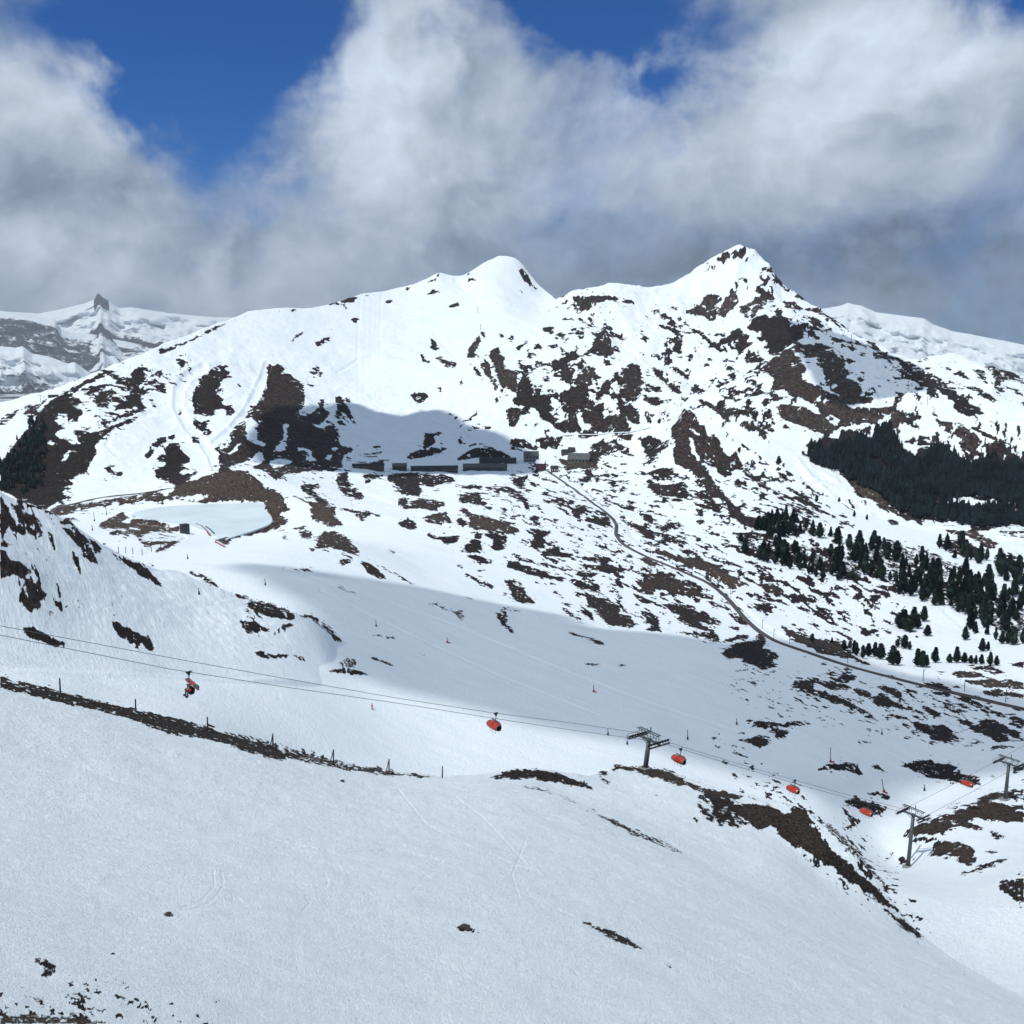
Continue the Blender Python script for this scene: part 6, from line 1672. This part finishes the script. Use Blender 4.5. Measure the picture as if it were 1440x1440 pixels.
for (u, v, h, lab) in LONE: plant(u, v, h, lab, None, 0, 1.3 if h < 13 else 1.1)
for (u, v, h) in [(1270, 884, 26), (1278, 888, 22), (1290, 884, 24), (1299, 874, 19), (1264, 880, 15), (1285, 876, 20)]: plant(u, v, h, 'broad dark pine in the round clump on the open snow', 'pines of the round clump', 0, 1.35)
for (u, v, h) in [(1204, 922, 17), (1213, 926, 20), (1221, 923, 18), (1230, 924, 19), (1238, 927, 18), (1255, 935, 22), (1262, 935, 18), (1262, 910, 14), (1272, 912, 17), (1279, 914, 10)]: plant(u, v, h, 'pine in the row on the brown bank above the railway', 'pines in the row on the brown bank', None, 1.1)
for (u, v, h) in [(1290, 937, 20), (1297, 938, 22), (1303, 937, 17), (1335, 932, 13), (1345, 932, 18), (1356, 932, 17), (1365, 933, 12), (1372, 934, 15), (1380, 934, 13), (1392, 936, 18), (1401, 936, 11)]: plant(u, v, h, 'pine in the broken row at the lower snow edge, right of the brown bank', 'pines in the broken lower row', 0, 1.2)
for (u, v, h) in [(1142, 902, 11), (1170, 904, 9), (1187, 914, 17), (1201, 918, 16), (1195, 912, 12)]: plant(u, v, h, 'small pine on the left part of the brown bank', 'pines on the left of the bank', None, 1.1)

def forest(name, poly, n, hmin, hmax, label, cat, seed, holes=()):
    """a far wood that reads as one dark mass"""
    rg = random.Random(seed); poly = np.asarray(poly, float); lo, hi = poly.min(0), poly.max(0); V_ = []; F_ = []; c = 0
    base = []
    for k in range(3):
        cr, tr = tree_mesh('spire' if k else 'round', seed + k, 40, 0.85); base.append((np.array(cr.v), cr.f))
    while c < n:
        u, v = rg.uniform(lo[0], hi[0]), rg.uniform(lo[1], hi[1])
        q = (np.array([u]), np.array([v]))
        q = (q[0] + 26 * float(fbm(q[0] / 14, q[1] / 9, 4, seed)[0]), q[1] + 16 * float(fbm(q[0] / 14 + 50, q[1] / 9, 4, seed)[0]))
        if name == 'forest' and float(fbm(q[0] / 18, q[1] / 7, 3, seed + 3)[0]) > 0.17: continue
        if not poly_mask(*q, poly)[0] or any(poly_mask(*q, h)[0] for h in holes): continue
        if False and float(fbm(np.array([u / 22.0]), np.array([v / 16.0]), 3, seed)[0]) > 0.02 + (v - 640) * 0.004: continue
        g = hit(u, v); h = rg.uniform(hmin, hmax) * g.xy.length / F; a = rg.uniform(0, 6.28); bv, bf = base[rg.randrange(3)]
        o = len(V_); ca, sa = math.cos(a) * h * 1.25, math.sin(a) * h * 1.25
        P_ = np.stack([bv[:, 0] * ca - bv[:, 1] * sa + g.x, bv[:, 0] * sa + bv[:, 1] * ca + g.y, bv[:, 2] * h + g.z], 1)
        V_ += P_.tolist(); F_ += [[i + o for i in f] for f in bf]; c += 1
    me = bpy.data.meshes.new(name); me.from_pydata(V_, [], F_); me.materials.append(M['forestneedle'])
    o = bpy.data.objects.new(name, me); COL.objects.link(o); return tag(o, label, cat, kind='stuff')
forest('forest', [(1128, 642), (1145, 632), (1170, 636), (1190, 628), (1225, 618), (1248, 605), (1262, 628), (1275, 645), (1290, 652), (1300, 640), (1325, 632), (1352, 640), (1362, 655), (1395, 650), (1442, 664), (1446, 722), (1420, 712), (1395, 700), (1365, 702), (1330, 708), (1310, 702),
        (1300, 708), (1335, 716), (1360, 712), (1390, 720), (1442, 726), (1446, 742), (1400, 742), (1340, 738), (1290, 728), (1262, 718), (1235, 700), (1205, 678), (1165, 662)], 2600, 9, 17, 'dark spruce forest covering the foot of the right-hand mountain', 'forest', 900,
       [[(1262, 612), (1280, 625), (1300, 650), (1310, 668), (1300, 672), (1284, 656), (1266, 642)], [(1198, 598), (1236, 598), (1230, 614), (1223, 632), (1213, 616)], [(1330, 640), (1360, 640), (1372, 656), (1352, 652)]])
forest('forest', [(0, 648), (12, 640), (30, 618), (50, 594), (62, 590), (66, 630), (60, 680), (40, 698), (0, 690)], 330, 6, 10, 'dark scrub forest on the steep left end of the ridge', 'forest', 950)

# ------------------------------------------------------------------ railway, roads
def drape(px, width, name, m, lift=0.25, step=6.0, parent=None, thick=0.25, off=0.0):
    pts = [hit(u, v) for u, v in px]; out = []
    for a, b in zip(pts[:-1], pts[1:]):
        n = max(1, int((b - a).xy.length / step))
        out += [a.lerp(b, k / n) for k in range(n)]
    out.append(pts[-1])
    zs = [ground_z(p.x, p.y) for p in out]
    zs = [sum(zs[max(0, i - 3):i + 4]) / len(zs[max(0, i - 3):i + 4]) for i in range(len(zs))]
    out = [Vector((p.x, p.y, z)) for p, z in zip(out, zs)]
    for _ in range(3): out = [out[0]] + [out[i - 1] * 0.25 + out[i] * 0.5 + out[i + 1] * 0.25 for i in range(1, len(out) - 1)] + [out[-1]]
    mb = MB(); vs = []; fs = []
    for i, p in enumerate(out):
        d = (out[min(i + 1, len(out) - 1)] - out[max(i - 1, 0)]); d.z = 0; d.normalize(); s = Vector((-d.y, d.x, 0)); c = p + s * off
        vs += [c - s * (width / 2 + thick) + Vector((0, 0, lift - thick - 0.9)), c - s * width / 2 + Vector((0, 0, lift)), c + s * width / 2 + Vector((0, 0, lift)), c + s * (width / 2 + thick) + Vector((0, 0, lift - thick - 0.9))]
    for i in range(len(out) - 1):
        for k in range(3): fs.append((i * 4 + k, i * 4 + k + 1, i * 4 + 5 + k, i * 4 + 4 + k))
    return mb.add(vs, fs).build(name, m, parent, True)
RAILPX = [(770, 662), (790, 676), (812, 692), (836, 710), (860, 728), (867, 738), (866, 752), (874, 764), (888, 773), (910, 784), (940, 796), (966, 807), (992, 818), (1010, 830), (1026, 845), (1040, 862), (1055, 878), (1072, 892), (1092, 903), (1120, 913), (1150, 923), (1185, 935), (1220, 945), (1255, 954), (1290, 963), (1325, 972), (1360, 980), (1400, 989), (1450, 1000), (1500, 1012)]
rw = empty('railway_track', hit(1055, 880), 0, 'single-track mountain railway curving down across the snowfields', 'railway')
inv = Matrix.Translation(-rw.location)
b_ = drape(RAILPX, 3.6, 'track_bed', 'ballast', 0.5, parent=rw); b_.matrix_parent_inverse = inv
for s in (-0.5, 0.5):
    r_ = drape(RAILPX, 0.12, 'rail', 'rail', 0.68, parent=rw, thick=0.02, off=s); r_.matrix_parent_inverse = inv
for (u, v) in [(800, 678), (812, 682), (968, 800), (995, 812), (1011, 823), (1027, 836), (1072, 884), (1088, 898), (1110, 905), (1192, 933), (1298, 958), (1356, 973), (1414, 988)]:
    g = hit(u, v); m_ = empty('catenary_mast', g, random.uniform(0.5, 1.0), 'thin catenary mast standing beside the mountain railway', 'mast', 'catenary masts of the railway')
    MB().tube([(0, 0, -0.5), (0, 0, 6.5)], 0.16, 6).build('pole', 'darksteel', m_); MB().tube([(0, 0, 5.8), (2.2, 0, 6.1)], 0.07, 5).tube([(0, 0, 4.9), (2.0, 0, 6.0)], 0.05, 5).build('bracket', 'darksteel', m_)
tag(drape([(60, 722), (75, 716), (95, 711), (130, 702), (165, 697), (200, 693), (230, 689), (262, 683)], 5.0, 'road', 'road', 0.6), 'gravel road rising along the foot of the ridge behind the pond', 'road', kind='structure')
tag(drape([(300, 760), (322, 755), (345, 748), (368, 740), (388, 733), (398, 729)], 3.2, 'path', 'road', 0.5), 'gravel path along the dam crest of the snow-covered pond', 'path', kind='structure')
tag(drape([(790, 612), (830, 610), (870, 608), (892, 607), (912, 602), (930, 596)], 4.5, 'path', 'snowroof', 0.6), 'snow-covered path traversing under the rocky slope', 'path', kind='structure')

# ------------------------------------------------------------------ buildings of the saddle
def house(u, v, wpx, hpx, depth, label, cat, wall, roof, roof_h=0.35, yaw=0.0, nwin=3, rows=1, pane='pane', over=0.6, flat=False, name='house', door=True):
    g = hit(u, v); d = g.xy.length; k = d / F; w = wpx * k; h = hpx * k
    th = math.atan2(g.x, g.y)
    t = empty(name, g, -th + yaw, label, cat)
    wh = h * (0.92 if flat else 1 - roof_h)
    MB().box((0, depth / 2, wh / 2 - 1.5), (w, depth, wh + 3.0)).build('wall', wall, t)
    if flat: MB().box((0, depth / 2, wh + h * 0.04), (w + over * 2, depth + over * 2, h * 0.08)).build('roof', roof, t)
    else:
        rb = MB(); x0, x1 = -w / 2 - over, w / 2 + over; y0, y1 = -over, depth + over; rz = wh; rh = h * roof_h
        rb.add([(x0, y0, rz), (x1, y0, rz), (x1, y1, rz), (x0, y1, rz), (x0, (y0 + y1) / 2, rz + rh), (x1, (y0 + y1) / 2, rz + rh), (x0, y0, rz - 0.4), (x1, y0, rz - 0.4), (x1, y1, rz - 0.4), (x0, y1, rz - 0.4)],
               [(0, 1, 5, 4), (2, 3, 4, 5), (1, 2, 5), (3, 0, 4), (6, 7, 1, 0), (7, 8, 2, 1), (8, 9, 3, 2), (9, 6, 0, 3), (9, 8, 7, 6)])
        rb.build('roof', roof, t)
    ww = w / nwin * 0.55; hh = wh / rows * 0.5
    for r in range(rows):
        for i in range(nwin):
            x = -w / 2 + w * (i + 0.5) / nwin; z = wh * (r + 0.55) / rows
            f = MB().box((x, -0.06, z), (ww, 0.12, hh)).build('window', 'shade', t); MB().box((x, -0.13, z), (ww * 0.84, 0.06, hh * 0.84)).build('pane', pane, f)
    return t
house(611, 663, 66, 7.5, 16, 'long low dark station building right of the grey block', 'station', 'darkwall', 'roof', 0.42, 0.02, 14, 1, name='station_building')
house(682, 662, 62, 9.5, 16, 'taller long dark station building under the dark hall', 'station', 'darkwall', 'roofgrey', 0.5, -0.03, 12, 1, name='station_building')
house(562, 662, 20, 10, 18, 'grey block at the left end of the long station building', 'building', 'darkwall', 'roofgrey', 0.35, 0, 4, 2, name='station_annex')
house(518, 660, 44, 8, 10, 'low brown shed with a snowy front left of the grey block', 'shed', 'tanwall', 'roof', 0.3, 0, 6, 1, name='shed')
house(700, 652, 52, 8, 14, 'dark hall with a row of narrow windows behind the long station building', 'hall', 'darkwall', 'roof', 0.3, 0, 12, 1, name='train_hall')
house(748, 650, 20, 15, 16, 'grey house with a hipped roof beside the row of dark trees', 'house', 'greywall', 'roofgrey', 0.4, 0.15, 4, 2)
house(759, 663, 12, 16, 14, 'tall dark red house at the head of the railway', 'house', 'redwall', 'snowroof', 0.28, -0.25, 3, 3)
house(780, 664, 10, 9, 9, 'small wooden hut with pale shutters beside the tracks', 'hut', 'tanwall', 'roof', 0.4, 0.1, 3, 1, 'palepane', name='hut')
house(813, 651, 30, 13, 26, 'large barn-like building with a broad grey roof on the brown terrace', 'barn', 'greywall', 'roofgrey', 0.62, -0.1, 6, 1, name='barn')
house(797, 640, 12, 8, 9, 'brown wooden chalet behind the large grey-roofed barn', 'chalet', 'tanwall', 'roof', 0.45, 0.3, 3, 1, name='chalet')
house(803, 637, 9, 8, 9, 'second brown chalet close behind the other one', 'chalet', 'tanwall', 'roof', 0.45, -0.2, 2, 1, name='chalet')
house(75, 559, 12, 3.6, 6, 'low brown hut on the skyline of the left ridge', 'hut', 'tanwall', 'roof', 0.4, 0.0, 3, 1, name='hut')
house(262, 751, 10, 13, 7, 'dark concrete pump house on the bank of the pond', 'pump house', 'darkwall', 'roof', 0.3, 0.35, 2, 2, name='pump_house', flat=True, over=0.2)
for (u, v, w) in [(520, 643, 20), (508, 651, 14), (520, 654, 22), (503, 657, 12), (540, 648, 14)]:
    g = hit(u, v); k = g.xy.length / F; f = empty('snow_fence', g, -math.atan2(g.x, g.y) - 0.05, 'low dark snow fence in rows above the brown shed', 'snow fence', 'snow fences above the shed')
    MB().box((0, 0, 1.1), (w * k, 0.25, 1.5), Matrix.Rotation(0.2, 3, 'X')).build('board', 'wood', f)
    for i in range(5): MB().tube([(w * k * (i / 4 - 0.5), 0.2, -0.5), (w * k * (i / 4 - 0.5), 0.3, 2.2)], 0.12, 5).build('stake', 'wood', f)
# by the pond: netting, tarpaulin, thin posts
def net_strip(px, w, name, m, label, cat):
    return tag(drape(px, w, name, m, 0.9, step=3.0), label, cat)
net_strip([(275, 737), (283, 740), (290, 746), (296, 754)], 1.3, 'safety_net', 'pink', 'red safety netting running down the bank right of the pump house', 'netting')
net_strip([(289, 741), (296, 746), (302, 752)], 1.6, 'tarpaulin', 'green', 'green tarpaulin lying beside the red netting on the pond bank', 'tarpaulin')
net_strip([(303, 763), (309, 766), (317, 770)], 0.8, 'safety_net', 'pink', 'short piece of red netting below the corner of the pond', 'netting')
for (u, v) in [(167, 778), (177, 778), (187, 779), (200, 781), (213, 776), (226, 770)]:
    g = hit(u, v); k = g.xy.length / F
    tag(MB().tube([(g.x, g.y, g.z - 0.5), (g.x, g.y, g.z + 9 * k)], 0.22, 6).build('post', 'wood'), 'thin bare post along the bank below the pond', 'post', 'posts below the pond')
pz = [(186, 723), (226, 713), (290, 709), (364, 707), (375, 717), (383, 732), (370, 741), (330, 754), (313, 758), (292, 748), (264, 737), (232, 733)]
pp = []
for i in range(len(pz)):
    a, b, c, d = (Vector((*pz[(i + k) % len(pz)], 0)) for k in (-1, 0, 1, 2))
    for t_ in (0, .25, .5, .75): pp.append(0.5 * ((2 * b) + (c - a) * t_ + (2 * a - 5 * b + 4 * c - d) * t_ * t_ + (3 * b - a - 3 * c + d) * t_ ** 3))
wp = [P(q.x, q.y, (ZR + 0.8) / float(ray(q.x, q.y)[1])) for q in pp]
mb = MB(); n_ = len(wp); mb.add(wp + [q - Vector((0, 0, 1.6)) for q in wp], [tuple(range(n_))] + [(i, (i + 1) % n_, n_ + (i + 1) % n_, n_ + i) for i in range(n_)])
M_ICE = mat('snowy_pond_ice', (0.62, 0.72, 0.76), 0.5, 0, 0.10, 0.02)
tag(mb.build('pond', M_ICE), 'frozen snow-covered pond with a greenish tinge inside brown banks', 'pond', kind='structure')
# drag-lift pylons on the far slopes
for (u, v, h, lab) in [(672, 440, 7, 'thin lift pylon high on the white summit slope'), (676, 464, 8, 'thin lift pylon at the head of the rocky gully'), (745, 575, 8, 'lift pylon beside the dark rock rib above the saddle'), (1197, 480, 9, 'thin lift pylon near the top of the grey snow strip'), (1277, 546, 9, 'lift pylon at the foot of the grey snow strip'), (1304, 569, 9, 'lift pylon on bright snow below the grey strip'),
                       (57, 565, 8, 'lift pylon on the snow at the far left ridge'), (141, 521, 5, 'lift pylon on the left skyline above the dark slope'), (228, 492, 5, 'lift pylon standing on the left skyline')]:
    g = hit(u, v); k = g.xy.length / F; H = h * k
    p = empty('lift_pylon', g, 0.4, lab, 'lift pylon'); MB().tube([(0, 0, -1), (0, 0, H)], 0.00016 * g.xy.length + 0.05, 6).build('column', 'darksteel', p)
    MB().box((0, 0, H), (H * 0.45, 0.5, 0.5)).build('crossarm', 'darksteel', p)
# stones lying on the near slope
def stone(u, v, wpx, label, hk=0.55):
    g = hit(u, v); r = wpx * g.xy.length / F / 2; bm = bmesh.new(); bmesh.ops.create_icosphere(bm, subdivisions=3, radius=1.0)
    sd = random.randrange(900)
    for q in bm.verts:
        n = float(fbm(np.array([q.co.x * 1.6 + sd]), np.array([q.co.y * 1.6 + q.co.z * 1.3]), 4, 5)[0])
        q.co = q.co * (1 + 0.9 * n); q.co.z *= hk
    me = bpy.data.meshes.new('stone'); bm.to_mesh(me); bm.free(); me.materials.append(M_STONE)
    o = bpy.data.objects.new('stone', me); COL.objects.link(o); o.location = g; o.scale = (r, r * 0.8, r); o.rotation_euler = (0, 0, random.uniform(0, 6))
    return tag(o, label, 'stone')
M_STONE = mat('dark_stone', (0.035, 0.034, 0.034), 0.9, 0, 0.5, 1.5)
stone(654, 1305, 20, 'dark flat stone alone in the middle of the near snow slope')
stone(236, 1285, 10, 'small dark stone on the near slope below the ski tracks', 0.35)
stone(158, 1342, 6, 'small round stone left of centre on the near slope')
stone(481, 1099, 9, 'small dark stone just under the rim beside a braced post', 0.4)
print('trees', n_tree)
